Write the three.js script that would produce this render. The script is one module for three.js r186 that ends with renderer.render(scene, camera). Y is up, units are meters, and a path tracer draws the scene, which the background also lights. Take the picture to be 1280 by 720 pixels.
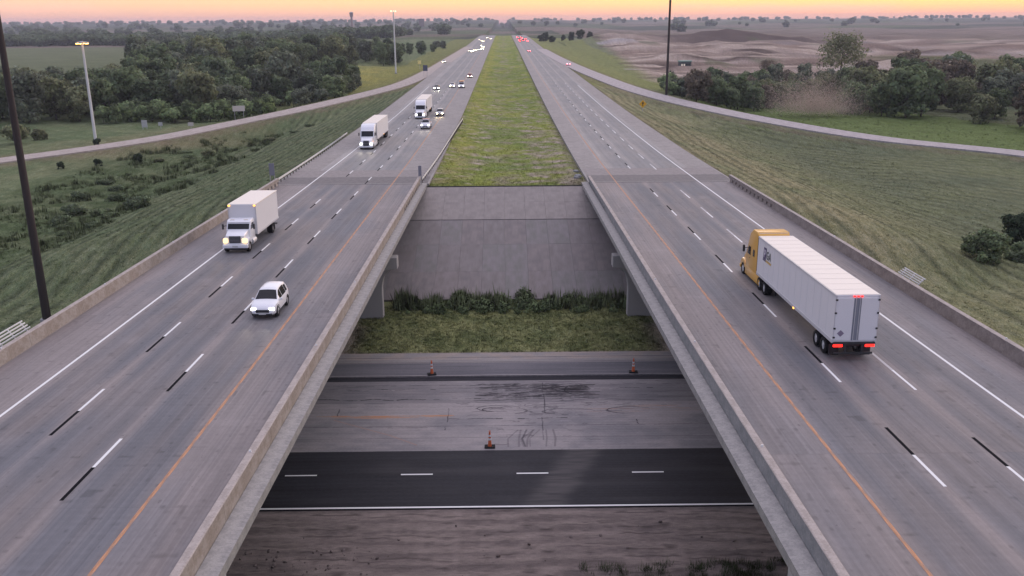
import * as THREE from 'three';
import { mergeGeometries, toCreasedNormals } from 'three/addons/utils/BufferGeometryUtils.js';
import { RoundedBoxGeometry } from 'three/addons/geometries/RoundedBoxGeometry.js';
import { createNoise2D } from 'simplex-noise';

// ---------------------------------------------------------------- camera, sky, sun, exposure
const scene = new THREE.Scene();
const camera = new THREE.PerspectiveCamera(35.84, 16 / 9, 0.5, 20000);
camera.position.set(0, 18.367, 0);
camera.rotation.order = 'YXZ';
camera.rotation.set(-0.2915, -0.0079, -0.0067);

const SUN_AZ = 34 * Math.PI / 180, SUN_EL = 5 * Math.PI / 180;      // a dusk sun to the right of the road's far end
const sunDir = new THREE.Vector3(Math.sin(SUN_AZ) * Math.cos(SUN_EL), Math.sin(SUN_EL), -Math.cos(SUN_AZ) * Math.cos(SUN_EL));
const sun = new THREE.DirectionalLight(new THREE.Color(1.0, 0.72, 0.6), 0.45);
sun.position.copy(sunDir).multiplyScalar(400); sun.castShadow = true; sun.shadow.radius = 24;
sun.shadow.mapSize.set(2048, 2048);
Object.assign(sun.shadow.camera, { left: -150, right: 150, top: 120, bottom: -120, near: 1, far: 900 });
sun.target.position.set(0, 0, -80); scene.add(sun, sun.target);

const mixA = (a, b, t) => [a[0] + (b[0] - a[0]) * t, a[1] + (b[1] - a[1]) * t, a[2] + (b[2] - a[2]) * t];
const clamp = (x, a = 0, b = 1) => Math.min(b, Math.max(a, x));
const sstep = (a, b, x) => { const t = clamp((x - a) / (b - a)); return t * t * (3 - 2 * t); };
function skyColour(dir) {
  const el = Math.asin(clamp(dir[1], -1, 1)) * 180 / Math.PI;
  const az = Math.atan2(dir[0], -dir[2]);
  const da = Math.abs(Math.atan2(Math.sin(az - SUN_AZ), Math.cos(az - SUN_AZ))) / Math.PI;   // 0 towards the sunset, 1 behind
  const west = Math.pow(1 - da, 1.6);
  const e = Math.max(0, el);
  const zen = [1.05, 0.97, 1.22];
  const pink = mixA([0.42, 0.36, 0.48], [1.42, 0.56, 0.31], west);
  const gold = mixA([0.32, 0.36, 0.56], [1.58, 0.90, 0.24], west);
  const pale = mixA([0.24, 0.31, 0.52], [1.50, 1.38, 1.40], west);
  let c = mixA(pink, gold, sstep(0.0, 1.25, e));
  c = mixA(c, pale, sstep(2.0, 11, e));
  c = mixA(c, zen, sstep(26, 76, e));
  return c;
}
{
  const W = 1024, H = 1024, data = new Float32Array(W * H * 4);
  for (let j = 0; j < H; j++) for (let i = 0; i < W; i++) {
    const v = (j + 0.5) / H, u = (i + 0.5) / W, el = (v - 0.5) * Math.PI, ph = (u - 0.5) * 2 * Math.PI;
    const d = [Math.cos(ph) * Math.cos(el), Math.sin(el), Math.sin(ph) * Math.cos(el)];
    let c = skyColour(d);
    const eld = el * 180 / Math.PI, az = Math.atan2(d[0], -d[2]) * 180 / Math.PI;
    // thin pink cloud bars low over the right-hand skyline
    const bar = (a0, a1, e0, th) => Math.exp(-Math.pow((eld - e0 - 0.05 * Math.sin(az * 1.7)) / th, 2)) * sstep(a0, a0 + 2, az) * (1 - sstep(a1 - 2.5, a1, az));
    c = mixA(c, [1.35, 0.62, 0.50], clamp(0.55 * bar(9, 13.5, 0.78, 0.12) + 0.6 * bar(11.5, 24, 0.62, 0.17) + 0.35 * bar(-40, -22, 0.9, 0.25)));
    const k = (j * W + i) * 4; data[k] = c[0]; data[k + 1] = c[1]; data[k + 2] = c[2]; data[k + 3] = 1;
  }
  const sky = new THREE.DataTexture(data, W, H, THREE.RGBAFormat, THREE.FloatType);
  sky.mapping = THREE.EquirectangularReflectionMapping; sky.magFilter = THREE.LinearFilter; sky.minFilter = THREE.LinearFilter;
  sky.wrapS = THREE.RepeatWrapping; sky.needsUpdate = true;
  scene.background = sky; scene.environment = sky;
}
scene.fog = new THREE.FogExp2(new THREE.Color(0.72, 0.74, 0.82), 0.00012);
const renderer = new THREE.WebGLRenderer({ antialias: true });
renderer.toneMapping = THREE.LinearToneMapping;
renderer.toneMappingExposure = 1.2;
renderer.shadowMap.enabled = true;

// ---------------------------------------------------------------- helpers
function rngOf(seed) { let s = seed >>> 0; return () => { s = (s + 0x6d2b79f5) >>> 0; let t = Math.imul(s ^ (s >>> 15), 1 | s); t = (t + Math.imul(t ^ (t >>> 7), 61 | t)) ^ t; return ((t ^ (t >>> 14)) >>> 0) / 4294967296; }; }
const rnd = rngOf(20260618);
const rr = (a, b, r = rnd) => a + (b - a) * r();
const pick = (list, r = rnd) => list[Math.floor(r() * list.length)];
const n2 = createNoise2D(rngOf(7)), n2b = createNoise2D(rngOf(19));
const fbm = (x, y, o = 4) => { let s = 0, a = 0.5, f = 1; for (let i = 0; i < o; i++) { s += a * n2(x * f, y * f); a *= 0.5; f *= 2.03; } return s; };
const used = new Map();
function numbered(name) { const k = used.get(name) || 0; used.set(name, k + 1); return k ? name + '_' + String(k).padStart(3, '0') : name; }
function finish(o) { o.castShadow = true; o.receiveShadow = true; return o; }
function mesh(name, geo, mat, parent) {
  const g = Array.isArray(geo) ? join(geo) : geo;
  const m = finish(new THREE.Mesh(g, mat));
  if (parent) { m.name = name; parent.add(m); } else { m.name = numbered(name); scene.add(m); }
  return m;
}
function join(list) {
  const l = list.map((g) => { let q = g.index ? g.toNonIndexed() : g; if (!q.attributes.uv) q.setAttribute('uv', new THREE.BufferAttribute(new Float32Array(q.attributes.position.count * 2), 2)); for (const k of Object.keys(q.attributes)) if (!['position', 'normal', 'uv'].includes(k)) q.deleteAttribute(k); return q; });
  return mergeGeometries(l);
}
function thing(name, label, category, pos = [0, 0, 0], turn = 0, group) {
  const o = new THREE.Group(); o.name = numbered(name); scene.add(o); o.position.set(...pos); o.rotation.y = turn;
  o.userData = { label, category }; if (group) o.userData.group = group; return o;
}
function tag(o, label, category, group, kind) { o.userData = { label, category }; if (group) o.userData.group = group; if (kind) o.userData.kind = kind; return o; }
function struct(o, label, category) { o.userData = { kind: 'structure', label, category }; return o; }
function copyOf(o, pos, turn, label, scale) {
  const c = o.clone(); c.name = numbered(o.name.replace(/_\d{3}$/, '')); scene.add(c); c.position.set(...pos); if (turn !== undefined) c.rotation.y = turn;
  c.userData = { ...o.userData }; if (label) c.userData.label = label; if (scale) c.scale.set(...(Array.isArray(scale) ? scale : [scale, scale, scale])); return c;
}
const lin = (r, g, b) => new THREE.Color().setRGB(r, g, b);
const matte = (more, k = 0.2) => new THREE.MeshPhysicalMaterial({ roughness: 0.95, specularIntensity: k, ...more });
const std = (c, roughness = 0.8, more = {}) => roughness >= 0.8 ? new THREE.MeshPhysicalMaterial({ color: Array.isArray(c) ? lin(...c) : c, roughness, specularIntensity: 0.3, ...more }) : new THREE.MeshStandardMaterial({ color: Array.isArray(c) ? lin(...c) : c, roughness, ...more });
const box = (w, h, l, x = 0, y = 0, z = 0) => new THREE.BoxGeometry(w, h, l).translate(x, y, z);
const rbox = (w, h, l, r, x = 0, y = 0, z = 0) => new RoundedBoxGeometry(w, h, l, 2, r).translate(x, y, z);
const cyl = (r0, r1, h, seg = 16) => new THREE.CylinderGeometry(r1, r0, h, seg);   // base radius, top radius
const bar = (a, b, r, seg = 6) => { const A = new THREE.Vector3(...a), B = new THREE.Vector3(...b), d = B.clone().sub(A), g = new THREE.CylinderGeometry(r, r, d.length(), seg); g.applyQuaternion(new THREE.Quaternion().setFromUnitVectors(new THREE.Vector3(0, 1, 0), d.normalize())); const m = A.add(B).multiplyScalar(0.5); return g.translate(m.x, m.y, m.z); };
// tiling value noise for textures
function lattice(n, seed) { const r = rngOf(seed), a = new Float32Array(n * n); for (let i = 0; i < a.length; i++) a[i] = r(); return (x, y) => { x = ((x % n) + n) % n; y = ((y % n) + n) % n; const xi = Math.floor(x), yi = Math.floor(y), fx = x - xi, fy = y - yi, sx = fx * fx * (3 - 2 * fx), sy = fy * fy * (3 - 2 * fy), x1 = (xi + 1) % n, y1 = (yi + 1) % n; const p = a[yi * n + xi], q = a[yi * n + x1], s = a[y1 * n + xi], t = a[y1 * n + x1]; return (p + (q - p) * sx) * (1 - sy) + (s + (t - s) * sx) * sy; }; }
const LA = { 4: lattice(4, 1), 8: lattice(8, 2), 16: lattice(16, 3), 32: lattice(32, 4), 64: lattice(64, 5), 128: lattice(128, 6), 256: lattice(256, 8), 512: lattice(512, 9) };
const tn = (p, u, v) => LA[p](u * p, v * p);                         // one tile = one unit
const tns = (p, q, u, v) => LA[p](u * p, v * q);                      // stretched, q a divisor or multiple of p
const toS = (c) => 255 * (c <= 0.0031308 ? 12.92 * c : 1.055 * Math.pow(c, 1 / 2.4) - 0.055);
function colourTex(w, h, fn, repU = 1, repV = 1) {
  const d = new Uint8Array(w * h * 4);
  for (let j = 0; j < h; j++) for (let i = 0; i < w; i++) { const c = fn((i + 0.5) / w, (j + 0.5) / h), k = (j * w + i) * 4; d[k] = clamp(toS(Math.max(0, c[0])), 0, 255); d[k + 1] = clamp(toS(Math.max(0, c[1])), 0, 255); d[k + 2] = clamp(toS(Math.max(0, c[2])), 0, 255); d[k + 3] = 255; }
  const t = new THREE.DataTexture(d, w, h); t.colorSpace = THREE.SRGBColorSpace; t.magFilter = THREE.LinearFilter; t.minFilter = THREE.LinearMipmapLinearFilter; t.generateMipmaps = true;
  t.wrapS = t.wrapT = THREE.RepeatWrapping; t.repeat.set(repU, repV); t.needsUpdate = true; return t;
}
function greyTex(w, h, fn, repU = 1, repV = 1) {
  const d = new Uint8Array(w * h * 4);
  for (let j = 0; j < h; j++) for (let i = 0; i < w; i++) { const c = clamp(255 * fn((i + 0.5) / w, (j + 0.5) / h), 0, 255), k = (j * w + i) * 4; d[k] = d[k + 1] = d[k + 2] = c; d[k + 3] = 255; }
  const t = new THREE.DataTexture(d, w, h); t.magFilter = THREE.LinearFilter; t.minFilter = THREE.LinearMipmapLinearFilter; t.generateMipmaps = true; t.wrapS = t.wrapT = THREE.RepeatWrapping; t.repeat.set(repU, repV); t.needsUpdate = true; return t;
}
// strip swept along the road: profile points [x, y] (y measured from the road profile), distances d
function sweep(profile, ds, yfn, { closed = true, caps = true, uvu = 1, uvv = 1, xf = (x) => x } = {}) {
  const pos = [], uv = [], idx = []; const P = profile, n = P.length, segs = closed ? n : n - 1;
  let per = 0;
  for (let s = 0; s < segs; s++) {
    const a = P[s], b = P[(s + 1) % n], L = Math.hypot(b[0] - a[0], b[1] - a[1]), base = pos.length / 3;
    ds.forEach((d) => { const y = yfn(d); pos.push(xf(a[0], d), a[1] + y, -d, xf(b[0], d), b[1] + y, -d); uv.push(per * uvu, d * uvv, (per + L) * uvu, d * uvv); });
    for (let i = 0; i < ds.length - 1; i++) { const k = base + i * 2; idx.push(k, k + 1, k + 2, k + 1, k + 3, k + 2); }
    per += L;
  }
  if (closed && caps) for (const d of [ds[0], ds[ds.length - 1]]) {
    const base = pos.length / 3, y = yfn(d), tri = THREE.ShapeUtils.triangulateShape(P.map((p) => new THREE.Vector2(p[0], p[1])), []);
    P.forEach((p) => { pos.push(xf(p[0], d), p[1] + y, -d); uv.push(p[0] * uvu, p[1] * uvv); });
    tri.forEach((t) => idx.push(base + t[0], base + t[1], base + t[2]));
  }
  const g = new THREE.BufferGeometry(); g.setAttribute('position', new THREE.Float32BufferAttribute(pos, 3)); g.setAttribute('uv', new THREE.Float32BufferAttribute(uv, 2)); g.setIndex(idx); g.computeVertexNormals(); return g;
}
const steps = (a, b, s) => { const n = Math.max(1, Math.ceil((b - a) / s)), o = []; for (let i = 0; i <= n; i++) o.push(a + (b - a) * i / n); return o; };

// ---------------------------------------------------------------- the lie of the land
// road level against distance d (d = -z, metres in front of the mast that carries the camera)
const KD = [-400, -80, 15, 50, 85, 120, 160, 240, 400, 550, 800, 1100, 1230, 1400, 1800, 2600], KY = [4, 1.6, -0.3, -1.17, -1.81, -2.5, -3.12, -3.55, -3.25, -2.65, -1.75, -0.67, -0.6, -2.6, -9, -9];
const KM = KD.map((_, i) => { if (i === 0 || i === KD.length - 1) return 0; const a = (KY[i] - KY[i - 1]) / (KD[i] - KD[i - 1]), b = (KY[i + 1] - KY[i]) / (KD[i + 1] - KD[i]); return a * b <= 0 ? 0 : 2 * a * b / (a + b); });
function yr(d) {
  let i = 0; while (i < KD.length - 2 && d > KD[i + 1]) i++;
  const h = KD[i + 1] - KD[i], t = clamp((d - KD[i]) / h), t2 = t * t, t3 = t2 * t;
  return (2 * t3 - 3 * t2 + 1) * KY[i] + (t3 - 2 * t2 + t) * h * KM[i] + (-2 * t3 + 3 * t2) * KY[i + 1] + (t3 - t2) * h * KM[i + 1];
}
const smax = (a, b, k) => { const h = Math.max(0, k - Math.abs(a - b)) / k; return Math.max(a, b) + h * h * k * 0.25; };
const smin = (a, b, k) => -smax(-a, -b, k);
// the two slip roads: [x, d, y]
const RAMP_L = [[-176, 60, -9.6], [-150, 120, -9.6], [-121, 171, -9.6], [-107.8, 191.5, -9.5], [-96.2, 203.6, -9.0], [-84.3, 220.6, -8.5], [-71.6, 245.7, -7.4], [-63.7, 258, -6.5], [-48, 304, -5.2], [-38.9, 343, -4.4], [-33.6, 418, -3.5], [-31.2, 520, -2.75], [-29.5, 640, -2.3], [-28, 760, -1.86]];
const RAMP_R = [[170, 92, -9.8], [137, 131, -9.7], [109.2, 186, -9.0], [87, 206.5, -8.2], [69.3, 235.7, -7.0], [55.4, 271.5, -5.8], [46.2, 310, -4.8], [38.9, 376, -3.65], [33.6, 470, -2.9], [30.6, 570, -2.5], [28.6, 690, -2.1]];
const rampCurve = (pts) => new THREE.CatmullRomCurve3(pts.map(([x, d, y]) => new THREE.Vector3(x, y, -d)), false, 'centripetal');
const rampPts = (pts) => rampCurve(pts).getSpacedPoints(110).map((p) => [p.x, -p.z, p.y]);
const RL = rampPts(RAMP_L), RRt = rampPts(RAMP_R);
function rampDist(R, x, d) {
  let best = 1e9, by = 0;
  for (let i = 0; i < R.length - 1; i++) {
    const a = R[i], b = R[i + 1], vx = b[0] - a[0], vd = b[1] - a[1], t = clamp(((x - a[0]) * vx + (d - a[1]) * vd) / (vx * vx + vd * vd)), dx = x - a[0] - vx * t, dd = d - a[1] - vd * t, q = dx * dx + dd * dd;
    if (q < best) { best = q; by = a[2] + (b[2] - a[2]) * t; }
  }
  return [Math.sqrt(best), by];
}
function ramps(x, d) { return x < 0 ? rampDist(RL, x, d) : rampDist(RRt, x, d); }
const TOP_D = 117.3, TOE_D = 90.3, TOE_Y = -9.9, TOP_Y = -2.78;
const slopeY = (d) => TOE_Y + (d - TOE_D) * (TOP_Y - TOE_Y) / (TOP_D - TOE_D);
function ground(x, d, rough = true) {
  const a = Math.abs(x);
  // lowland and far hills
  const nearRoad = 1 - sstep(90, 420, a);
  let B = -10.0 + sstep(300, 850, d) * 5.2 * nearRoad + sstep(900, 1200, d) * 2.2 * nearRoad * (1 - sstep(1300, 1900, d));
  B += sstep(1500, 5600, d) * 26;
  B += (fbm(x / 420 + 3, d / 420, 3) * 7) * sstep(500, 2600, d) + fbm(x / 60, d / 60, 3) * 1.1 * sstep(110, 260, Math.max(d, a));
  B += 5.2 * Math.exp(-(((x + 78) / 34) ** 2 + ((d - 445) / 80) ** 2));              // grassy knoll left of the far slip road
  if (x > 60 && d > 380) {                                                          // heaps of the earthworks on the right
    B += 11 * Math.exp(-(((x - 250) / 95) ** 2 + ((d - 1010) / 70) ** 2)) + 6.5 * Math.exp(-(((x - 120) / 50) ** 2 + ((d - 930) / 60) ** 2));
    B += 4 * Math.exp(-(((x - 420) / 180) ** 2 + ((d - 1250) / 90) ** 2)) + 2.2 * Math.exp(-(((x - 190) / 60) ** 2 + ((d - 690) / 28) ** 2));
    { const q = fbm(x / 210 + 9, d / 75, 3) * 4.2, st = Math.floor(q), fr = q - st; B += (st + sstep(0.55, 1, fr)) * 2.4 * sstep(420, 560, d) * (1 - sstep(1700, 2400, d)) * sstep(75, 110, x); }   // graded terraces
  }
  // shallow ditches beside the embankments
  B -= 0.6 * Math.exp(-(((a - 66) / 7) ** 2)) * sstep(95, 130, d) * (1 - sstep(300, 420, d));
  // embankment of the main road, cut through by the street below
  let E;
  if (a < 10.6 && (d > TOP_D + 0.25 || d < 20)) E = yr(d) - 0.22 - 0.55 * (1 - (a / 10.6) ** 2);
  else E = yr(d) - 0.45 - Math.max(0, a - 31.6) * 0.235;
  let C = -9.66;
  if (d > TOE_D) C = slopeY(d) - 0.32 - (a > 31 ? 0.25 * Math.min(1, (a - 31) / 3) : 0);
  else if (d > 83) C = -9.66 - 0.45 * (d - 83) / (TOE_D - 83);
  else if (d < 39.6) C = -9.66 + (39.6 - d) * 0.56;
  if (a < 10.6 && d > TOP_D + 0.25) C = 99;
  const M = smin(E, C, a > 33 ? 1.5 : 0.02);
  const corridor = Math.abs(d - 58) < 36 ? 1 - sstep(30, 36, Math.abs(d - 58)) : 0;
  B = B * (1 - corridor) + (-9.66 - (a > 34 ? 0.2 : 0)) * corridor;
  let y = a < 33 ? (a < 31.6 ? M : Math.max(M, B)) : smax(M, B, 1.6);
  if (a > 31.6) { const [rd, ry] = ramps(x, d); if (rd < 60) y = smax(y, ry - 0.28 - Math.max(0, rd - 5.2) * 0.21, rd < 5.5 ? 0.01 : 1.0); if (rd < 4.6) y = Math.min(y, ry - 0.26); }
  if (rough && a > 33 && corridor < 0.5) y += 0.10 * n2(x * 0.45, d * 0.28) * (1 - sstep(160, 420, d)) * sstep(33, 36, a);
  return y;
}

// ---------------------------------------------------------------- materials
const grassTex = colourTex(1024, 1024, (u, v) => {
  const f = 0.55 * tn(512, u, v) + 0.45 * tn(256, u, v), c = 0.5 * tn(64, u, v) + 0.5 * tn(16, u, v), w = tn(128, u, v);
  let k = 0.30 + 0.56 * f + 0.36 * (c - 0.5) + 0.34 * (w - 0.5);
  return [k * (1.02 + 0.2 * (w - 0.5)), k, k * (0.92 + 0.25 * (c - 0.5))];
});
const grassBump = greyTex(512, 512, (u, v) => 0.6 * tn(256, u, v) + 0.4 * tn(64, u, v));
const concBump = greyTex(512, 512, (u, v) => 0.7 * tn(512, u, v) + 0.3 * tn(64, u, v));
// pavement across its full width (u: inner edge to outer edge, 20 m) and along 60 m (v)
function paveTex(base, warm, lanes, seed) {
  return colourTex(1024, 2048, (u, v) => {
    const x = u * 20;
    let k = 1 + 0.10 * (tns(128, 256, u, v) - 0.5) + 0.07 * (tn(512, u, v) - 0.5) + 0.12 * (tns(16, 4, u + seed, v) - 0.5) + 0.10 * (tns(8, 16, u, v + seed) - 0.5);
    let t = 0.42 + 0.9 * (tns(8, 8, u + seed * 0.7, v) - 0.5) + 0.5 * (tns(32, 16, u, v) - 0.5);
    if (x > lanes[0] && x < lanes[1]) {
      const q = ((x - lanes[0]) % 3.66) / 3.66, wheel = Math.exp(-(((q - 0.25) / 0.11) ** 2)) + Math.exp(-(((q - 0.75) / 0.11) ** 2)), oil = Math.exp(-(((q - 0.5) / 0.08) ** 2)), rim = Math.max(0, 1 - Math.min(q, 1 - q) / 0.14);
      k *= 1 - 0.13 * wheel * (0.6 + 0.8 * tns(16, 8, u, v)) - 0.17 * oil * (0.3 + tns(8, 32, u, v)) + 0.07 * rim; t += 0.5 * rim - 0.26 * wheel;
    } else { k *= 1.06 + 0.10 * (tns(64, 16, u, v) - 0.5); t += 0.42; }
    k *= 1 + 0.24 * (tns(256, 4, u + seed, v) - 0.5) + 0.9 * Math.max(0, tns(128, 8, u, v + 0.3) - 0.82);
    k *= 1 + 0.05 * (tns(4, 512, u, v) - 0.5);
    const blot = tns(64, 128, u + 0.37, v + seed); if (blot > 0.82) k *= 1 - 1.7 * (blot - 0.82); const patch = tns(8, 32, u + 0.5, v); if (patch > 0.8) k *= 1 + 0.5 * (patch - 0.8);
    if (tn(256, u + 0.21, v) > 0.95 && tn(64, u, v) > 0.55) k *= 0.72;
    const jt = (v * 60) % 5.45; if (jt < 0.035) k *= 0.86;                    // saw-cut joints
    const c = mixA(base, warm, clamp(t)); return [c[0] * k, c[1] * k, c[2] * k];
  }, 1 / 20, 1 / 60);
}
const deckTex = paveTex([0.142, 0.143, 0.155], [0.204, 0.180, 0.173], [3.4, 14.4], 0.11), roadTex = paveTex([0.206, 0.204, 0.206], [0.252, 0.235, 0.222], [4.4, 15.4], 0.43);
const M = {};
M.deck = matte({ map: deckTex, roughness: 0.66, bumpMap: concBump, bumpScale: 0.004 }, 0.5);
M.road = matte({ map: roadTex, roughness: 0.66 }, 0.5);
const concTex = (a, b, seed) => colourTex(512, 512, (u, v) => { const t = clamp(0.5 + 1.0 * (tn(8, u + seed, v) - 0.5) + 0.8 * (tn(32, u, v) - 0.5)), k = 1 - 0.28 * Math.max(0, tns(4, 32, u, v + seed) - 0.66) * 1.3 + 0.22 * (tn(256, u, v) - 0.5) + 0.12 * (tn(64, u, v + seed) - 0.5) - 0.20 * Math.max(0, tns(32, 4, u, v) - 0.72); const c = mixA(a, b, t); return [c[0] * k, c[1] * k, c[2] * k]; });
const tanTex = concTex([0.27, 0.228, 0.19], [0.35, 0.31, 0.275], 0.2), greyTexC = concTex([0.22, 0.225, 0.225], [0.29, 0.285, 0.28], 0.6);
M.barrierTanLit = matte({ map: tanTex, roughness: 0.9 }, 0.3);  // warmer, brighter tone: the light this bridge catches is painted in
M.barrierGreyShade = matte({ map: greyTexC, roughness: 0.9 }, 0.3);
M.concrete = matte({ map: greyTexC, roughness: 0.92 }, 0.3);
M.girder = std([0.20, 0.19, 0.17], 0.85);
M.white = std([0.72, 0.72, 0.70], 0.75);
M.whiteOld = std([0.50, 0.49, 0.48], 0.8);
M.tape = matte({ color: lin(0.010, 0.010, 0.012) }, 0.1);
M.orange = new THREE.MeshStandardMaterial({ roughness: 0.8, map: colourTex(64, 1024, (u, v) => { const k = 0.85 + 0.35 * (tns(16, 512, u, v) - 0.5) + 0.5 * (tns(4, 64, u, v) - 0.5), w = clamp(2.2 * (tns(8, 128, u, v) - 0.52)); return mixA([0.52 * k, 0.245 * k, 0.115 * k], [0.28, 0.23, 0.2], w); }, 1, 1 / 30) });
M.steel = std([0.42, 0.42, 0.43], 0.45, { metalness: 0.55 });
M.whiteSteel = std([0.62, 0.62, 0.61], 0.6);
M.rubber = std([0.016, 0.016, 0.017], 0.85);
M.darkSteel = std([0.035, 0.026, 0.024], 0.7, { metalness: 0.2 });
M.darkGap = std([0.02, 0.02, 0.02], 0.95);

// ---------------------------------------------------------------- terrain: one sheet to the horizon
function groundColour(x, d, y) {
  const a = Math.abs(x), f1 = fbm(x / 26, d / 26, 4), f2 = fbm(x / 5.2 + 40, d / 5.2, 3), f3 = n2b(x * 0.9, d * 0.35);
  const [rd] = a > 31 && d > 0 && d < 800 ? ramps(x, d) : [999];
  let c;
  if (a < 10.8 && d > 100 && d < 1400) {                               // median strip
    c = mixA([0.255, 0.29, 0.07], [0.16, 0.22, 0.058], clamp(0.5 + f1 * 1.2 + 0.3 * f3));
    const dry = clamp(0.25 + 1.5 * f2 + 0.9 * fbm(x / 9 + 80, d / 14, 2) - 0.35 * (1 - Math.abs(Math.abs(x) - 6) / 6) + (x > 4.5 && d < 190 ? 0.55 : 0) + (x < -4 && d < 165 && d > 128 ? 0.28 : 0));
    c = mixA(c, [0.27, 0.235, 0.19], dry * 0.8); const bare = n2b(x / 3.4 + 5, d / 5.5) + 0.5 * f2; if (bare > 0.35 && (x < -2 || x > 3) && d < 260) c = mixA(c, [0.36, 0.31, 0.27], clamp(2.6 * (bare - 0.35)));
    c = mixA(c, [0.31, 0.30, 0.06], 0.6 * Math.exp(-(((x + 7.6) / 2.2) ** 2)) * (0.6 + f2));
  } else if (d > 1150) {                                               // far country: fields and woods
    const cell = n2(Math.floor(x / 330 + 0.4 * n2(d / 700, 1)) * 7.3, Math.floor(d / 420) * 3.1);
    c = cell > 0.35 ? [0.17, 0.14, 0.12] : cell > -0.2 ? [0.09, 0.115, 0.06] : [0.055, 0.07, 0.05];
    c = mixA(c, [0.05, 0.06, 0.045], clamp(1.6 * fbm(x / 260, d / 190, 3)));
    if (x > 100 && d < 2400) c = mixA(c, [0.205, 0.16, 0.14], 0.8);
  } else if (x < 0) {
    c = mixA([0.108, 0.152, 0.078], [0.172, 0.20, 0.114], clamp(0.42 + 0.9 * f1 + 0.25 * f3));
    const inDitch = sstep(56, 62, a) * (1 - sstep(82, 92, a)) * (1 - sstep(230, 300, d)) * (d > 90 ? 1 : 0);
    c = mixA(c, [0.055, 0.08, 0.034], inDitch * clamp(0.45 + 1.4 * f2));
    if (a < 60 && d < 420) {                                            // mown swathes along the bank
      const s = (a + 1.1 * n2(d / 45, a / 20) + d * 0.012) / 2.1, t = s - Math.floor(s), line = Math.exp(-(((t - 0.5) / 0.24) ** 2));
      c = mixA(c, [0.042, 0.055, 0.034], 0.85 * line * clamp(0.8 + f2 + 0.6 * n2(d / 9, Math.floor(s) * 3.7)));
      c = mixA(c, [0.165, 0.175, 0.115], 0.4 * Math.exp(-(((t - 0.05) / 0.18) ** 2)));
    } else if (rd < 30 && d < 300) c = mixA(c, [0.21, 0.19, 0.115], 0.6 * (1 - sstep(8, 30, rd)) * (0.6 + f1));
    if (d > 420 && a > 120) c = mixA(c, [0.125, 0.145, 0.085], 0.8);   // pale field behind the wood
    const k = Math.exp(-(((x + 74) / 40) ** 2 + ((d - 440) / 100) ** 2)); c = mixA(c, [0.30, 0.275, 0.07], 0.85 * clamp(1.5 * k) * (0.75 + 0.5 * f1));
    if (a < 60 && d > 330) c = mixA(c, [0.215, 0.22, 0.07], 0.6);
  } else {
    c = mixA([0.175, 0.20, 0.104], [0.24, 0.24, 0.14], clamp(0.45 + 0.9 * f1 + 0.3 * f3));
    if (a < 52 && d < 400) c = mixA(c, [0.30, 0.275, 0.165], clamp(0.55 + 0.8 * f1) * (1 - sstep(42, 52, a)));
    const low = sstep(52, 66, a) * (d > 95 ? 1 : 0); c = mixA(c, [0.118, 0.148, 0.092], low * clamp(0.55 + 0.7 * f1 + 0.25 * f3));
    if (d < 420 && rd > 6) {
      const w2 = sstep(46, 60, a), q = a * (1 - w2) + w2 * (140 - rd * 0.9), s = (q + 1.6 * n2(d / 46, a / 34)) / 2.7, t = s - Math.floor(s), line = Math.exp(-(((t - 0.5) / 0.25) ** 2));
      c = mixA(c, [0.075, 0.085, 0.052], 0.85 * line * clamp(0.7 + f2 + 0.5 * n2(x / 9, Math.floor(s) * 2.9)));
    }
    if (d > 150 && d < 420 && x > 62 && rd < 70) { const beyond = d > 186 + (109 - x) * 0.9 ? 1 : 0; if (beyond) c = mixA(c, [0.13, 0.185, 0.058], 0.8 * sstep(5, 12, rd)); }
    if (d > 330 && a < 80) c = mixA(c, [0.19, 0.215, 0.075], 0.75);
    const edge = 62 + 0.055 * (d - 400) * (d > 400 ? 1 : 0);
    if (d > 400 && x > edge) {                                            // bare earthworks
      const t = clamp(0.5 + 2.0 * fbm(x / 300 + 5, d / 26, 4)), e = mixA([0.22, 0.165, 0.14], [0.42, 0.35, 0.31], t);
      c = mixA(c, e, sstep(0, 14, x - edge) * sstep(400, 440, d));
      c = mixA(c, [0.095, 0.07, 0.062], clamp(3.2 * (fbm(x / 150 + 30, d / 24 + 8, 3) - 0.16)));
      c = mixA(c, [0.40, 0.38, 0.40], clamp(3 * (fbm(x / 240 + 71, d / 19 + 3, 2) - 0.34)));
      const heap = Math.exp(-(((x - 250) / 110) ** 2 + ((d - 1000) / 70) ** 2)); c = mixA(c, [0.10, 0.075, 0.07], clamp(heap * 1.5));
      if (x > 215 && d > 470 && d < 640 + 0.1 * x) c = mixA(c, [0.10, 0.125, 0.05], 0.75 * sstep(215, 260, x) * (1 - sstep(600, 660, d)));
      if (fbm(x / 90 + 60, d / 50, 2) > 0.42) c = mixA(c, [0.10, 0.12, 0.06], 0.6);
    }
  }
  if (rd < 7.5) c = mixA(c, [0.17, 0.135, 0.10], 0.6 * (0.6 + f2));
  if (a > 31 && a < 32.6 && d > 117 && d < 700) c = mixA(c, [0.13, 0.105, 0.085], 0.6 * (0.6 + f2));
  // worn earth under and beside the bridges
  if (d > 38 && d < 91 && a < 36) {
    const soil = d < 47.5 || (d > 70 && d < 73.6) ? 1 : clamp(sstep(12.2, 15, a) + (d > 81 ? -0.5 : 0));
    c = mixA(mixA([0.14, 0.168, 0.074], [0.20, 0.215, 0.10], clamp(0.5 + 1.4 * f2 + 0.5 * f3)), mixA([0.17, 0.14, 0.125], [0.24, 0.20, 0.18], clamp(0.5 + f2)), soil);
  }
  const k = 1 + 0.22 * f2 + 0.12 * f3;
  return [c[0] * k * 1.62, c[1] * k * 1.62, c[2] * k * 1.62];
}
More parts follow.
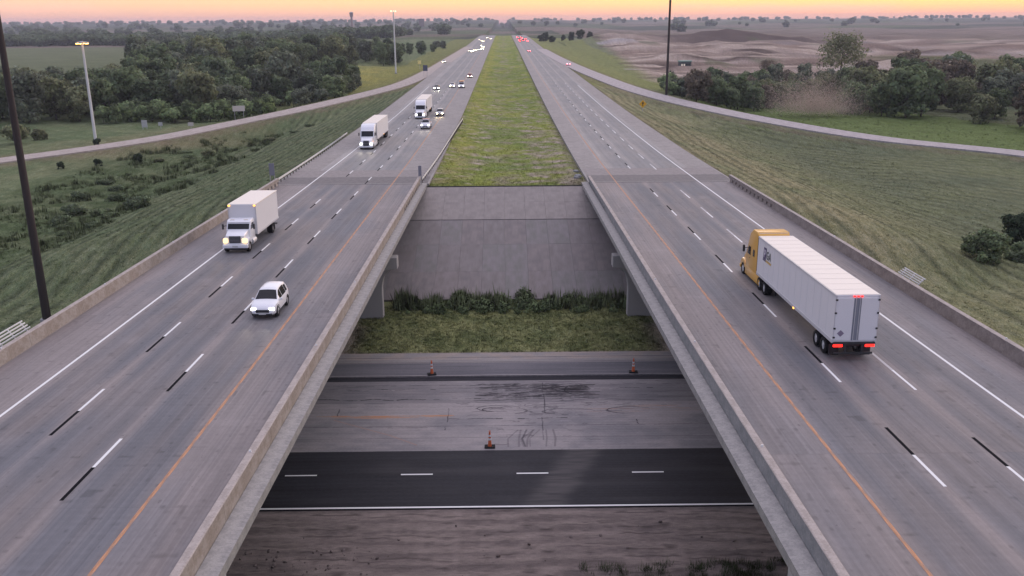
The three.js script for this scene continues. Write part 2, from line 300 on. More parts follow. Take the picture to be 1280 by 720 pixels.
{
  const xs = []; let x = 0, s = 0.65; while (x < 5600) { xs.push(x); if (x < 31) s = 1.0; else if (x < 78) s = 0.62; else s = Math.max(0.9, (x - 60) * 0.052); if (x < 31.6 && x + s > 31.6) x = 31.6; else if (x < 10.6 && x + s > 10.6) x = 10.6; else x += s; }
  const cols = [...xs.slice(1).reverse().map((q) => -q), ...xs];
  const rows = []; let d = -90, t = 1.1; while (d < 7600) { rows.push(d); t = d < 20 ? 3 : d < 130 ? 0.95 : Math.max(0.95, (d - 60) * 0.0135); for (const lock of [TOE_D, TOP_D + 0.24, TOP_D + 0.28]) if (d < lock && d + t > lock) { t = lock - d; } d += t; }
  const nc = cols.length, nr = rows.length, pos = new Float32Array(nc * nr * 3), col = new Float32Array(nc * nr * 3), uv = new Float32Array(nc * nr * 2), idx = new Uint32Array((nc - 1) * (nr - 1) * 6);
  let k = 0;
  for (let j = 0; j < nr; j++) for (let i = 0; i < nc; i++) {
    const X = cols[i], D = rows[j], y = ground(X, D), n = j * nc + i, c = groundColour(X, D, y);
    pos[n * 3] = X; pos[n * 3 + 1] = y; pos[n * 3 + 2] = -D; col.set(c, n * 3); uv[n * 2] = X / 6.5; uv[n * 2 + 1] = D / 24;
  }
  for (let j = 0; j < nr - 1; j++) for (let i = 0; i < nc - 1; i++) { const q = j * nc + i; idx[k++] = q; idx[k++] = q + 1; idx[k++] = q + nc; idx[k++] = q + 1; idx[k++] = q + nc + 1; idx[k++] = q + nc; }
  const g = new THREE.BufferGeometry(); g.setAttribute('position', new THREE.BufferAttribute(pos, 3)); g.setAttribute('color', new THREE.BufferAttribute(col, 3)); g.setAttribute('uv', new THREE.BufferAttribute(uv, 2)); g.setIndex(new THREE.BufferAttribute(idx, 1)); g.computeVertexNormals();
  struct(mesh('terrain', g, matte({ map: grassTex, vertexColors: true, bumpMap: grassBump, bumpScale: 0.12 }, 0.12)), 'rolling grass banks, fields and bare earthworks reaching to the horizon', 'terrain');
}

// ---------------------------------------------------------------- main carriageways beyond and before the bridges
const BR0 = 24, BR1 = 118.6;                                       // the bridges span from BR0 to BR1
const slabTex = (a, b, seed) => colourTex(256, 256, (u, v) => { const t = clamp(0.5 + 0.8 * (tn(8, u + seed, v) - 0.5) + 0.5 * (tns(32, 8, u, v + seed) - 0.5)), k = 1 + 0.12 * (tn(128, u, v) - 0.5) - 0.25 * Math.max(0, tns(16, 4, u + seed, v) - 0.75), c = mixA(a, b, t); return [c[0] * k, c[1] * k, c[2] * k]; });
function strip(x0, x1, ds, lift, uvScale = 1) {                       // a marking on the road surface
  const g = sweep([[x0, lift], [x1, lift]], ds, yr, { closed: false, uvu: 1 / Math.abs(x1 - x0), uvv: uvScale }); return g;
}
function markings(side, d0, d1, parent, kind) {
  // edge lines run in lengths; lane dashes come one by one, a black contrast bar before each white one
  const o = side * 15.02, w = side * 26.1, P = 12.192, lift = 0.006;
  mesh('edge_line', strip(o - 0.08, o + 0.08, steps(d0, Math.min(d1, 700), 6), lift), M.orange, parent);
  mesh('edge_line', strip(w - 0.085, w + 0.085, steps(d0, Math.min(d1, 320), 6), lift), M.white, parent);
  for (const [k, lane] of [[1, 0], [2, 1]]) {
    const x = side * (15.02 + 3.66 * k), first = side < 0 ? (k === 1 ? 36.4 : 42.95 - P) : (k === 1 ? 36.8 : 35.55);
    for (let q = -14; q < 25; q++) {
      const j = first + q * P, m = side < 0 ? j + 1.5 : j - 1.5;
      if (m < d0 + 3 || m > d1 - 3 || m > 330) continue;
      const wh = side < 0 ? [j, j + 3.05] : [j - 3.05, j], bl = side < 0 ? [j - 3.05, j] : [j, j + 3.05];
      mesh('lane_dash', strip(x - 0.075, x + 0.075, wh, lift), M.white, parent);
      const dull = side > 0 && k === 2 && j > 40;
      mesh('contrast_bar', strip(x - 0.085, x + 0.085, bl, lift), dull ? M.whiteOld : M.tape, parent);
    }
  }
}
for (const side of [-1, 1]) {
  const dir = side < 0 ? 'oncoming' : 'outbound';
  const inner = side < 0 ? 10.1 : 11.3;
  for (const [d0, d1, what] of [[BR1, 1420, 'beyond'], [-88, BR0, 'before']]) {
    const ds = d0 < 0 ? steps(d0, d1, 6) : [...steps(d0, 300, 6), ...steps(306, 700, 12), ...steps(715, d1, 24)];
    const prof = [[side * inner, -0.4], [side * inner, 0], [side * 31.0, 0], [side * 31.0, -0.4]];
    const g = sweep(prof, ds, yr, { uvu: 1, uvv: 1 });
    // lay the pavement texture out across the width of the carriageway
    const p = g.attributes.position, u = g.attributes.uv; for (let i = 0; i < p.count; i++) u.setXY(i, Math.abs(p.getX(i)) - inner + 0.0, -p.getZ(i));
    const r = struct(mesh('carriageway', g, M.road), side < 0 ? `concrete carriageway for traffic coming towards the mast, ${what} the bridge` : `concrete carriageway for traffic driving away from the mast, ${what} the bridge`, 'road');
    markings(side, d0, d1, r);
    if (d0 > 0) {
      // approach slab: a darker and a paler band across the pavement next to the bridge joint
      mesh('approach_slab', sweep([[side * (inner + 0.25), 0.004], [side * 30.8, 0.004]], steps(BR1 + 0.3, BR1 + 6.2, 3), yr, { closed: false, uvu: 0.3, uvv: 0.3 }), matte({ map: concTex([0.15, 0.14, 0.138], [0.185, 0.17, 0.165], side * 0.3 + 0.4), roughness: 0.75 }, 0.3), r);
      mesh('approach_slab', sweep([[side * (inner + 0.25), 0.004], [side * 30.8, 0.004]], steps(BR1 + 6.25, BR1 + 13, 3), yr, { closed: false, uvu: 0.3, uvv: 0.3 }), matte({ map: concTex([0.225, 0.205, 0.195], [0.27, 0.245, 0.235], side * 0.2 + 0.1), roughness: 0.75 }, 0.3), r);
      // shoulders poured in a paler concrete
      const pale = matte({ map: concTex([0.27, 0.25, 0.235], [0.30, 0.278, 0.26], 0.8), roughness: 0.85 }, 0.3);
      const far = [...steps(BR1 + 13.1, 300, 6), ...steps(306, 700, 12), ...steps(715, 1380, 24)];
      mesh('shoulder', sweep([[side * (inner + 0.02), 0.004], [side * 14.6, 0.004]], far, yr, { closed: false, uvu: 0.05, uvv: 0.03 }), pale, r);
      mesh('shoulder', sweep([[side * 27.3, 0.004], [side * 30.98, 0.004]], far, yr, { closed: false, uvu: 0.05, uvv: 0.03 }), pale, r);
    }
  }
}
// slip roads
function ribbon(R, w, mat, name, label) {
  const c = new THREE.CatmullRomCurve3(R.map(([x, d, y]) => new THREE.Vector3(x, y, -d))), n = 220, pos = [], uv = [], idx = [];
  const prof = [[-w / 2, -0.35], [-w / 2, 0], [w / 2, 0], [w / 2, -0.35]];
  let L = 0, prev = null;
  for (let i = 0; i <= n; i++) {
    const p = c.getPointAt(i / n), t = c.getTangentAt(i / n), nx = -t.z, nz = t.x, q = Math.hypot(nx, nz) || 1; if (prev) L += p.distanceTo(prev); prev = p;
    for (const [a, b] of prof) { pos.push(p.x + nx / q * a, p.y + b + 0.012, p.z + nz / q * a); uv.push((a + w / 2) * 0.15, L * 0.15); }
    if (i < n) for (let k = 0; k < 3; k++) { const s = i * 4 + k; idx.push(s, s + 1, s + 4, s + 1, s + 5, s + 4); }
  }
  const g = new THREE.BufferGeometry(); g.setAttribute('position', new THREE.Float32BufferAttribute(pos, 3)); g.setAttribute('uv', new THREE.Float32BufferAttribute(uv, 2)); g.setIndex(idx);
  return struct(mesh(name, toCreasedNormals(g, 0.6), mat), label, 'road');
}
ribbon(RL, 7.2, matte({ map: concTex([0.33, 0.28, 0.245], [0.43, 0.375, 0.34], 0.33), roughness: 0.85 }, 0.3), 'slip_road', 'pale slip road curving past the wood and joining the oncoming carriageway');
ribbon(RRt, 7.4, matte({ map: concTex([0.33, 0.295, 0.285], [0.42, 0.38, 0.37], 0.55), roughness: 0.85 }, 0.3), 'slip_road', 'pale slip road leaving the outbound carriageway and curving round the grass');

// ---------------------------------------------------------------- the two bridges
function bridge(side) {
  const b = thing('road_bridge', side < 0 ? 'concrete girder bridge carrying the white box truck and white hatchback over the street' : 'concrete girder bridge carrying the yellow truck and white trailer over the street', 'bridge', [0, 0, 0], 0, 'twin highway bridges over the street');
  const ds = steps(BR0, BR1, 4);
  const dg = sweep([[side * 10.45, -0.3], [side * 10.45, -0.02], [side * 11.25, 0.0], [side * 30.5, 0.0], [side * 31.0, 0.0], [side * 31.0, -0.3]], ds, yr);
  { const p = dg.attributes.position, u = dg.attributes.uv; for (let i = 0; i < p.count; i++) u.setXY(i, Math.abs(p.getX(i)) - 11.6, -p.getZ(i) + (side < 0 ? 0 : 23)); }
  const deck = mesh('deck', dg, M.deck, b); markings(side, BR0, BR1, deck);
  // joints across the deck
  for (const d of [BR0 + 0.35, BR1 - 0.35]) mesh('expansion_joint', sweep([[side * 11.7, 0.003], [side * 29.9, 0.003]], [d - 0.1, d + 0.1], yr, { closed: false }), M.darkGap, b);
  // pale outer ledge and the barrier that stands behind it
  const led = matte({ map: concTex([0.26, 0.25, 0.24], [0.34, 0.325, 0.305], 0.15), roughness: 0.9 }, 0.3);
  mesh('slab_edge', sweep([[side * 10.36, -0.42], [side * 10.36, 0.03], [side * 11.16, 0.10], [side * 11.16, -0.31], [side * 10.86, -0.42]], ds, yr, { uvu: 0.4, uvv: 0.4 }), led, b);
  const bm = side < 0 ? M.barrierTanLit : M.barrierGreyShade;  // tan left, grey right: light and shade on the barriers put into colour
  for (const [q, flip, name] of [[11.42, 1, 'barrier'], [30.32, -1, 'barrier']]) {
    const X = (t) => side * (q + flip * t);                           // t > 0 towards the traffic
    const solid = [[X(-0.24), -0.02], [X(-0.2), 0.84], [X(-0.17), 0.87], [X(0.12), 0.87], [X(0.15), 0.84], [X(0.24), 0.0]];
    const open0 = 97.5;
    const mat = q > 20 ? (side < 0 ? M.barrierTanLit : M.barrierMix) : bm, len = (open0 - BR0) / 10; let m = null;
    for (let i = 0; i < 10; i++) { const s = mesh(name, sweep(solid, steps(BR0 + i * len + 0.012, BR0 + (i + 1) * len - 0.012, 4), yr, { uvu: 0.3, uvv: 0.22 }), mat, b); m = s; }
    mesh('rail', sweep([[X(-0.2), 0.42], [X(-0.2), 0.84], [X(-0.17), 0.87], [X(0.12), 0.87], [X(0.15), 0.84], [X(0.15), 0.42]], steps(open0, BR1, 3), yr, { uvu: 0.45, uvv: 0.45 }), m.material, m);
    for (let d = open0; d < BR1 - 0.9; d += 1.75) mesh('post', sweep([[X(-0.18), -0.01], [X(-0.18), 0.425], [X(0.13), 0.425], [X(0.2), 0.0]], [d, Math.min(BR1, d + 1.05)], yr, { uvu: 0.45, uvv: 0.45 }), m.material, m);
    mesh('cap_strip', sweep([[X(-0.215), 0.85], [X(-0.17), 0.882], [X(0.13), 0.882], [X(0.165), 0.85]], steps(BR0, BR1, 4), yr, { closed: false, uvu: 0.45, uvv: 0.45 }), M.capStrip, m);
    // small white reflectors on the crest
    for (let d = 36; d < 115; d += 14.5) mesh('reflector', box(0.1, 0.1, 0.05, X(0.0), yr(d) + 0.93, -d), M.white, m);
  }
  // girders, pier and abutments
  for (let i = 0; i < 7; i++) {
    const x = side * (11.6 + i * 3.05);
    mesh('girder', sweep([[x - 0.3, -0.3], [x - 0.3, -0.42], [x - 0.1, -0.5], [x - 0.1, -1.45], [x - 0.32, -1.55], [x - 0.32, -1.75], [x + 0.32, -1.75], [x + 0.32, -1.55], [x + 0.1, -1.45], [x + 0.1, -0.5], [x + 0.3, -0.42], [x + 0.3, -0.3]], steps(BR0 + 0.9, BR1 - 3.2, 12), yr), M.girder, b);
  }
  for (const pd of [84]) {
    const top = yr(pd) - 1.76, y0 = -10.4;
    const s = new THREE.Shape([[10.5, 0], [31, 0], [31, -1.05], [29.6, -1.25], [11.9, -1.25], [10.5, -1.05]].map(([x, y]) => new THREE.Vector2(side * x, top + y)));
    const cap = new THREE.ExtrudeGeometry(s, { depth: 1.2, bevelEnabled: true, bevelSize: 0.04, bevelThickness: 0.04, bevelSegments: 1 }); cap.translate(0, 0, -pd - 0.6);
    const pier = mesh('pier', cap, M.pale, b);
    const c = new THREE.Shape(); const sx = (x) => side * x; c.moveTo(sx(12.1), y0); c.lineTo(sx(29.4), y0); c.lineTo(sx(29.4), y0 + 3.6); c.quadraticCurveTo(sx(29.5), top - 1.6, sx(30.3), top - 1.2); c.lineTo(sx(11.2), top - 1.2); c.quadraticCurveTo(sx(12.0), top - 1.6, sx(12.1), y0 + 3.6); c.closePath();
    const cg = new THREE.ExtrudeGeometry(c, { depth: 0.84, bevelEnabled: true, bevelSize: 0.05, bevelThickness: 0.05, bevelSegments: 1 }); cg.translate(0, 0, -pd - 0.42);
    mesh('column', cg, M.pale, pier);
  }
  for (const [d0, d1] of [[114.9, 118.2], [25.5, 28.6]]) {
    const ya = yr((d0 + d1) / 2), ab = mesh('abutment', box(20.2, 2.6, d1 - d0, side * 20.8, ya - 1.78 - 1.3 - 0.02, -(d0 + d1) / 2), M.concrete, b);
    mesh('backwall', box(19.9, 1.6, 0.8, side * 20.8, ya - 1.12, -(d0 > 60 ? d1 - 0.35 : d0 + 0.35)), M.concrete, ab);
    for (const x of [10.78, 30.7]) mesh('wing_wall', box(0.4, 3.6, d1 - d0 + 0.9, side * x, ya - 0.36 - 1.8, -(d0 + d1) / 2), M.whiteConcrete, ab);
  }
  return b;
}
M.barrierMix = matte({ map: concTex([0.20, 0.17, 0.155], [0.27, 0.235, 0.215], 0.72), roughness: 0.9 }, 0.3);
M.capStrip = matte({ map: concTex([0.33, 0.29, 0.26], [0.42, 0.37, 0.335], 0.9), roughness: 0.88 }, 0.3);
M.pale = std([0.36, 0.34, 0.325], 0.9);
M.whiteConcrete = std([0.40, 0.39, 0.375], 0.9);
bridge(-1); bridge(1);

// ---------------------------------------------------------------- concrete slope paving below the far abutments: single slabs with open joints
{
  const g = new THREE.Group(); g.name = numbered('slope_paving'); scene.add(g); struct(g, 'grey concrete slabs paving the slope between and under the two bridges', 'paving');
  const mats = [0, 1, 2, 3, 4].map((i) => matte({ map: slabTex(i === 4 ? [0.23, 0.205, 0.19] : [0.172 + 0.006 * (i % 3), 0.155 + 0.004 * i, 0.15], i === 4 ? [0.285, 0.255, 0.235] : [0.225 - 0.006 * (i % 2), 0.198, 0.187 + 0.003 * i], i * 0.19), roughness: 0.88 }, 0.3));
  const dk = [TOE_D, 95.9, 102.0, 108.1, 112.8, TOP_D - 0.05], ang = Math.atan2(TOP_Y - TOE_Y, TOP_D - TOE_D), r = rngOf(3);
  for (let row = 0; row < dk.length - 1; row++) for (let i = 0; i < 24; i++) {
    const w = 2.58, x = -30.96 + w * (i + 0.5), d0 = dk[row], d1 = dk[row + 1], len = (d1 - d0) / Math.cos(ang), dm = (d0 + d1) / 2;
    const s = new THREE.BoxGeometry(w - 0.014, 0.3, len - 0.016); const uv = s.attributes.uv; const ox = r(), oy = r(); for (let k = 0; k < uv.count; k++) uv.setXY(k, uv.getX(k) * 0.5 + ox, uv.getY(k) * 0.9 + oy);
    const m = mesh('paving_slab', s, row >= 3 ? mats[4] : mats[Math.floor(r() * 4)], g);
    m.position.set(x, slopeY(dm) - 0.16 + rr(-0.005, 0.005, r) + (row > 2 ? 0.07 : 0), -dm); m.rotation.x = ang;
  }
  // a dark edge beam along the top of the slope, where the median's turf ends
  mesh('edge_beam', box(21.2, 0.34, 0.3, 0, TOP_Y - 0.05, -(TOP_D + 0.12)), std([0.03, 0.03, 0.028], 0.95), g);
}

// ---------------------------------------------------------------- the street below, half dug up for roadworks
{
  const S0 = -9.52, X = 34;
  const flat = (x0, x1, d0, d1, y, n = 12) => { const g = new THREE.PlaneGeometry(x1 - x0, d1 - d0, n, 4).rotateX(-Math.PI / 2).translate((x0 + x1) / 2, y, -(d0 + d1) / 2); return g; };
  const slab = (x0, x1, d0, d1, y, th) => box(x1 - x0, th, d1 - d0, (x0 + x1) / 2, y - th / 2, -(d0 + d1) / 2);
  const planar = (g, x0, x1, d0, d1) => { const p = g.attributes.position, u = g.attributes.uv; for (let i = 0; i < p.count; i++) u.setXY(i, (p.getX(i) - x0) / (x1 - x0), (-p.getZ(i) - d0) / (d1 - d0)); return g; };
  // fresh asphalt with a paler diagonal band across it
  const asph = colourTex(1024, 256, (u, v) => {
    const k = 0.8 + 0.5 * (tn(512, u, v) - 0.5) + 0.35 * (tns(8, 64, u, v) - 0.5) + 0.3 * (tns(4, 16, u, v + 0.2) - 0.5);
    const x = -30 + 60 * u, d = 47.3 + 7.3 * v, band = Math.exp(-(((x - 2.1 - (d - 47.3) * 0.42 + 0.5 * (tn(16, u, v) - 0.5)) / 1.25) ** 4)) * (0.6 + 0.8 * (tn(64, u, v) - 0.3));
    const dust = clamp(0.75 * band + 0.55 * Math.max(0, tns(16, 8, u, v) - 0.66));  // weight of the paler tone: the diagonal band plus scattered patches
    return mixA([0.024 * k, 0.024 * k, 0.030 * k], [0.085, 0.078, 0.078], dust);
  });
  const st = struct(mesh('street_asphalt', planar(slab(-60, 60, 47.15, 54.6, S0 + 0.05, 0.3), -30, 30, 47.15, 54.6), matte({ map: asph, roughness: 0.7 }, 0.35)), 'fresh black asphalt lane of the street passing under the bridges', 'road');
  mesh('edge_line', flat(-60, 60, 47.22, 47.38, S0 + 0.056), M.white, st);
  for (let i = -5; i <= 5; i++) mesh('lane_dash', flat(0.62 + i * 7.42, 2.66 + i * 7.42, 51.28, 51.42, S0 + 0.056, 1), M.white, st);
  // old worn pavement with tyre scuffs, tar seams and a faded orange band
  const cv = document.createElement('canvas'); cv.width = 2048; cv.height = 1024; const q = cv.getContext('2d'), r = rngOf(88);
  const px = (x) => (x + 30) / 60 * 2048, py = (d) => (73.2 - d) / (73.2 - 54.6) * 1024;
  const img = q.createImageData(2048, 1024);
  for (let j = 0; j < 1024; j++) for (let i = 0; i < 2048; i++) {
    const u = i / 2048, v = j / 1024, d = 73.2 - v * 18.6;
    let c = mixA([0.20, 0.19, 0.195], [0.28, 0.255, 0.25], clamp(0.5 + 1.5 * (tns(16, 8, u, v) - 0.5) + 0.9 * (tns(64, 32, u, v) - 0.5)));
    if (d > 68.1) c = mixA(d < 70.8 ? [0.10, 0.098, 0.108] : [0.19, 0.175, 0.175], d < 70.8 ? [0.145, 0.138, 0.148] : [0.25, 0.23, 0.22], clamp(tns(16, 64, u, v)));
    if (d > 71.6) c = mixA(c, [0.27, 0.23, 0.205], clamp(2 * tns(64, 32, u, v) - 0.4));
    if (d > 62.6 && d < 66.9) c = mixA(c, [0.125, 0.118, 0.125], 0.5 * clamp(0.3 + 1.5 * tns(16, 32, u, v)));
    let k = 1 + 0.24 * (tn(512, u, v) - 0.5) + 0.15 * (tns(8, 128, u, v) - 0.5);
    const o = (j * 2048 + i) * 4; for (let z = 0; z < 3; z++) img.data[o + z] = clamp(toS(c[z] * k), 0, 255); img.data[o + 3] = 255;
  }
  q.putImageData(img, 0, 0);
  const stroke = (pts, w, col) => { q.strokeStyle = col; q.lineWidth = w; q.lineCap = 'round'; q.beginPath(); pts.forEach(([x, d], i) => (i ? q.lineTo(px(x), py(d)) : q.moveTo(px(x), py(d)))); q.stroke(); };
  for (let i = 0; i < 46; i++) { const d = 60.2 + rr(-0.22, 0.22, r), x = rr(-14, -4.8, r); stroke([[x, d], [x + rr(0.4, 2.5, r), d + rr(-0.03, 0.03, r)]], rr(2, 7, r), `rgba(176,122,84,${rr(0.2, 0.6, r)})`); }
  for (let i = 0; i < 30; i++) { const d = 61.4 + rr(-0.7, 0.6, r), x = rr(6, 13, r); stroke([[x, d], [x + rr(0.4, 2.2, r), d + rr(-0.05, 0.05, r)]], rr(2, 8, r), `rgba(160,120,100,${rr(0.1, 0.3, r)})`); }
  stroke([[-12.6, 59.7], [-8.2, 57.1], [-6.2, 55.6]], 5, 'rgba(165,125,105,0.45)');
  for (const d of [58.5, 56.6]) stroke([[-30, d], [30, d + 0.1]], 2, 'rgba(60,55,62,0.5)');
  for (const [x, a, b2] of [[-4.3, 59.2, 61.6], [-4.4, 57.9, 58.4], [2.6, 56.2, 59.9], [2.9, 60.6, 66.4], [-12.5, 60.4, 61.6], [9.5, 58.6, 59.4]]) for (let k = 0; k < 5; k++) { const s0 = a + (b2 - a) * k / 5; stroke([[x + rr(-0.04, 0.04, r), s0], [x + rr(-0.05, 0.05, r), s0 + (b2 - a) / 5]], rr(1.2, 3, r), `rgba(35,32,38,${rr(0.2, 0.75, r)})`); }
  const smear = (n, x0, x1, d0, d1, l0, l1, w0, w1, a0, a1) => { for (let i = 0; i < n; i++) { const x = rr(x0, x1, r), d = rr(d0, d1, r), L = rr(l0, l1, r), bend = rr(-0.12, 0.12, r), pts = []; for (let t = 0; t <= 1; t += 0.2) pts.push([x + L * t, d + bend * Math.sin(t * 3.1) + rr(-0.03, 0.03, r)]); stroke(pts, rr(w0, w1, r), `rgba(24,21,26,${rr(a0, a1, r)})`); } };
  smear(240, -2.5, 6.2, 63.7, 66.2, 0.2, 1.3, 3, 11, 0.08, 0.34); smear(60, 2, 5.8, 64.2, 65.8, 0.3, 1.2, 6, 16, 0.1, 0.3); smear(160, -24, 22, 62.4, 66.8, 0.4, 4.5, 2, 8, 0.05, 0.22); smear(90, -4, 9, 60.2, 63.2, 0.2, 1.2, 2, 7, 0.08, 0.32); smear(40, -1, 6, 55.6, 59.5, 0.2, 1.0, 2, 6, 0.06, 0.28);
  for (let i = 0; i < 16; i++) { const cx = rr(-2, 6, r), cd = rr(60.5, 65.8, r), Rr = rr(0.5, 1.6, r), a0 = rr(0, 6.28, r), a1 = a0 + rr(0.5, 2.2, r), pts = []; for (let a = a0; a < a1; a += 0.15) pts.push([cx + Rr * 1.3 * Math.cos(a) + rr(-0.06, 0.06, r), cd + Rr * Math.sin(a) * 0.45 + rr(-0.03, 0.03, r)]); stroke(pts, rr(3, 8, r), `rgba(24,21,26,${rr(0.08, 0.3, r)})`); }
  for (let i = 0; i < 8; i++) { const x = rr(-0.5, 3.4, r); stroke([[x, 55.2], [x + rr(-0.2, 0.2, r), 56.4], [x + rr(0.0, 0.9, r), 57.8]], rr(2, 5, r), `rgba(34,30,36,${rr(0.15, 0.4, r)})`); }
  for (let i = 0; i < 50; i++) { const x = rr(-24, 20, r), d = rr(56, 67, r); stroke([[x, d], [x + rr(0.3, 3, r), d + rr(-0.08, 0.08, r)]], rr(4, 12, r), `rgba(205,190,192,${rr(0.05, 0.16, r)})`); }
  const seam = (x0, x1, d0, wob, w, al, gapp) => { for (let x = x0; x < x1; x += 0.35) if (r() > gapp) stroke([[x, d0 + wob * n2(x * 0.35, d0)], [x + 0.36, d0 + wob * n2((x + 0.36) * 0.35, d0)]], w * rr(0.4, 1.2, r), `rgba(18,16,20,${al * rr(0.4, 1, r)})`); };
  seam(-4.2, -0.6, 59.75, 0.1, 5, 0.9, 0.05); seam(0.9, 4.6, 59.7, 0.1, 5, 0.85, 0.25); seam(-20, 20, 66.0, 0.16, 4, 0.55, 0.45); seam(-14, 12, 65.2, 0.25, 5, 0.6, 0.45); seam(-15, 7, 63.3, 0.2, 6, 0.75, 0.35); seam(-1, 6.5, 63.55, 0.12, 7, 0.9, 0.15); seam(-18, 16, 61.9, 0.15, 3, 0.4, 0.5); seam(-24, 24, 58.5, 0.04, 2.4, 0.5, 0.3); seam(-8.5, -5.8, 58.3, 0.02, 3, 0.6, 0.1);
  for (const [cx, cd, ax, ad] of [[-0.6, 61.5, 1.6, 0.55], [5.6, 64.9, 1.0, 0.95], [4.6, 60.9, 1.9, 0.5], [-0.9, 61.3, 0.9, 0.35], [9.2, 61.0, 1.7, 0.6]]) for (let k = 0; k < 3; k++) { const pts = []; for (let a = rr(0, 2, r); a < rr(4, 6.2, r); a += 0.25) pts.push([cx + ax * Math.cos(a) * rr(0.92, 1.06, r), cd + ad * Math.sin(a) * rr(0.9, 1.08, r)]); stroke(pts, rr(1.5, 4, r), `rgba(26,23,28,${rr(0.2, 0.55, r)})`); }
  for (const d of [70.9, 72.0]) stroke([[-30, d], [30, d + 0.15]], 4, 'rgba(35,32,36,0.55)');
  const wt = new THREE.CanvasTexture(cv); wt.colorSpace = THREE.SRGBColorSpace; wt.wrapS = wt.wrapT = THREE.RepeatWrapping;
  const old = struct(mesh('street_old_pavement', planar(slab(-60, 60, 54.62, 66.9, S0, 0.3), -30, 30, 54.6, 73.2), matte({ map: wt, roughness: 0.85 }, 0.3)), 'scuffed grey old pavement of the street between the cones', 'road');
  mesh('milled_trench', slab(-60, 60, 66.86, 68.0, S0 - 0.09, 0.2), std([0.03, 0.029, 0.034], 0.95), old);
  mesh('far_lane', planar(slab(-60, 60, 67.96, 73.2, S0 + 0.03, 0.3), -30, 30, 54.6, 73.2), matte({ map: wt, roughness: 0.85 }, 0.3), old);
  // graded soil on the near side, with clods
  const soilTex = colourTex(1024, 512, (u, v) => {
    const t = clamp(0.5 + 0.9 * (tns(4, 32, u, v) - 0.5) + 0.8 * (tns(16, 16, u, v) - 0.5) + 0.4 * (tn(64, u, v) - 0.5)), k = 1 + 0.3 * (tn(512, u, v) - 0.5) + 0.25 * (tns(64, 256, u, v) - 0.5);
    let c = mixA([0.20, 0.167, 0.156], [0.36, 0.30, 0.27], t); const dk = tns(16, 64, u, v + 0.4); if (dk > 0.7) c = mixA(c, [0.075, 0.062, 0.06], clamp(2.4 * (dk - 0.7)));
    return [c[0] * k, c[1] * k, c[2] * k];
  }, 1 / 18, 1 / 9);
  const sg = new THREE.PlaneGeometry(120, 8.2, 240, 24).rotateX(-Math.PI / 2).translate(0, S0 + 0.0, -43.1); { const p = sg.attributes.position; const u = sg.attributes.uv; for (let i = 0; i < p.count; i++) { const x = p.getX(i), d = -p.getZ(i); p.setY(i, S0 - 0.02 + (d < 46.4 ? 0.05 * n2(x * 0.8, d * 1.6) + 0.035 * n2(x * 2.6, d * 3) : 0) + (d < 39.6 ? 0.1 : 0)); u.setXY(i, x, d); } sg.computeVertexNormals(); }
  const soil = struct(mesh('soil_verge', sg, matte({ map: soilTex, roughness: 0.97, bumpMap: grassBump, bumpScale: 0.05 }, 0.15)), 'graded bare soil along the near edge of the street', 'ground');
  const cg = new THREE.IcosahedronGeometry(0.1, 1), clods = finish(new THREE.InstancedMesh(cg, std([0.16, 0.132, 0.122], 0.98), 190)); clods.name = 'soil_clods'; const mt = new THREE.Matrix4(), qt = new THREE.Quaternion(), cr = rngOf(5);
  for (let i = 0; i < 190; i++) { const x = i < 120 ? rr(-16, -7, cr) : rr(-18, 20, cr), d = rr(39.6, i < 120 ? 43.2 : 45.5, cr), s = 0.2 + 1.1 * Math.pow(cr(), 3); qt.setFromEuler(new THREE.Euler(cr() * 6, cr() * 6, cr() * 6)); mt.compose(new THREE.Vector3(x, S0 + 0.02, -d), qt, new THREE.Vector3(s, s * 0.6, s)); clods.setMatrixAt(i, mt); }
  scene.add(clods); tag(clods, 'dark clods of earth scattered over the graded soil', 'soil', null, 'stuff');
}

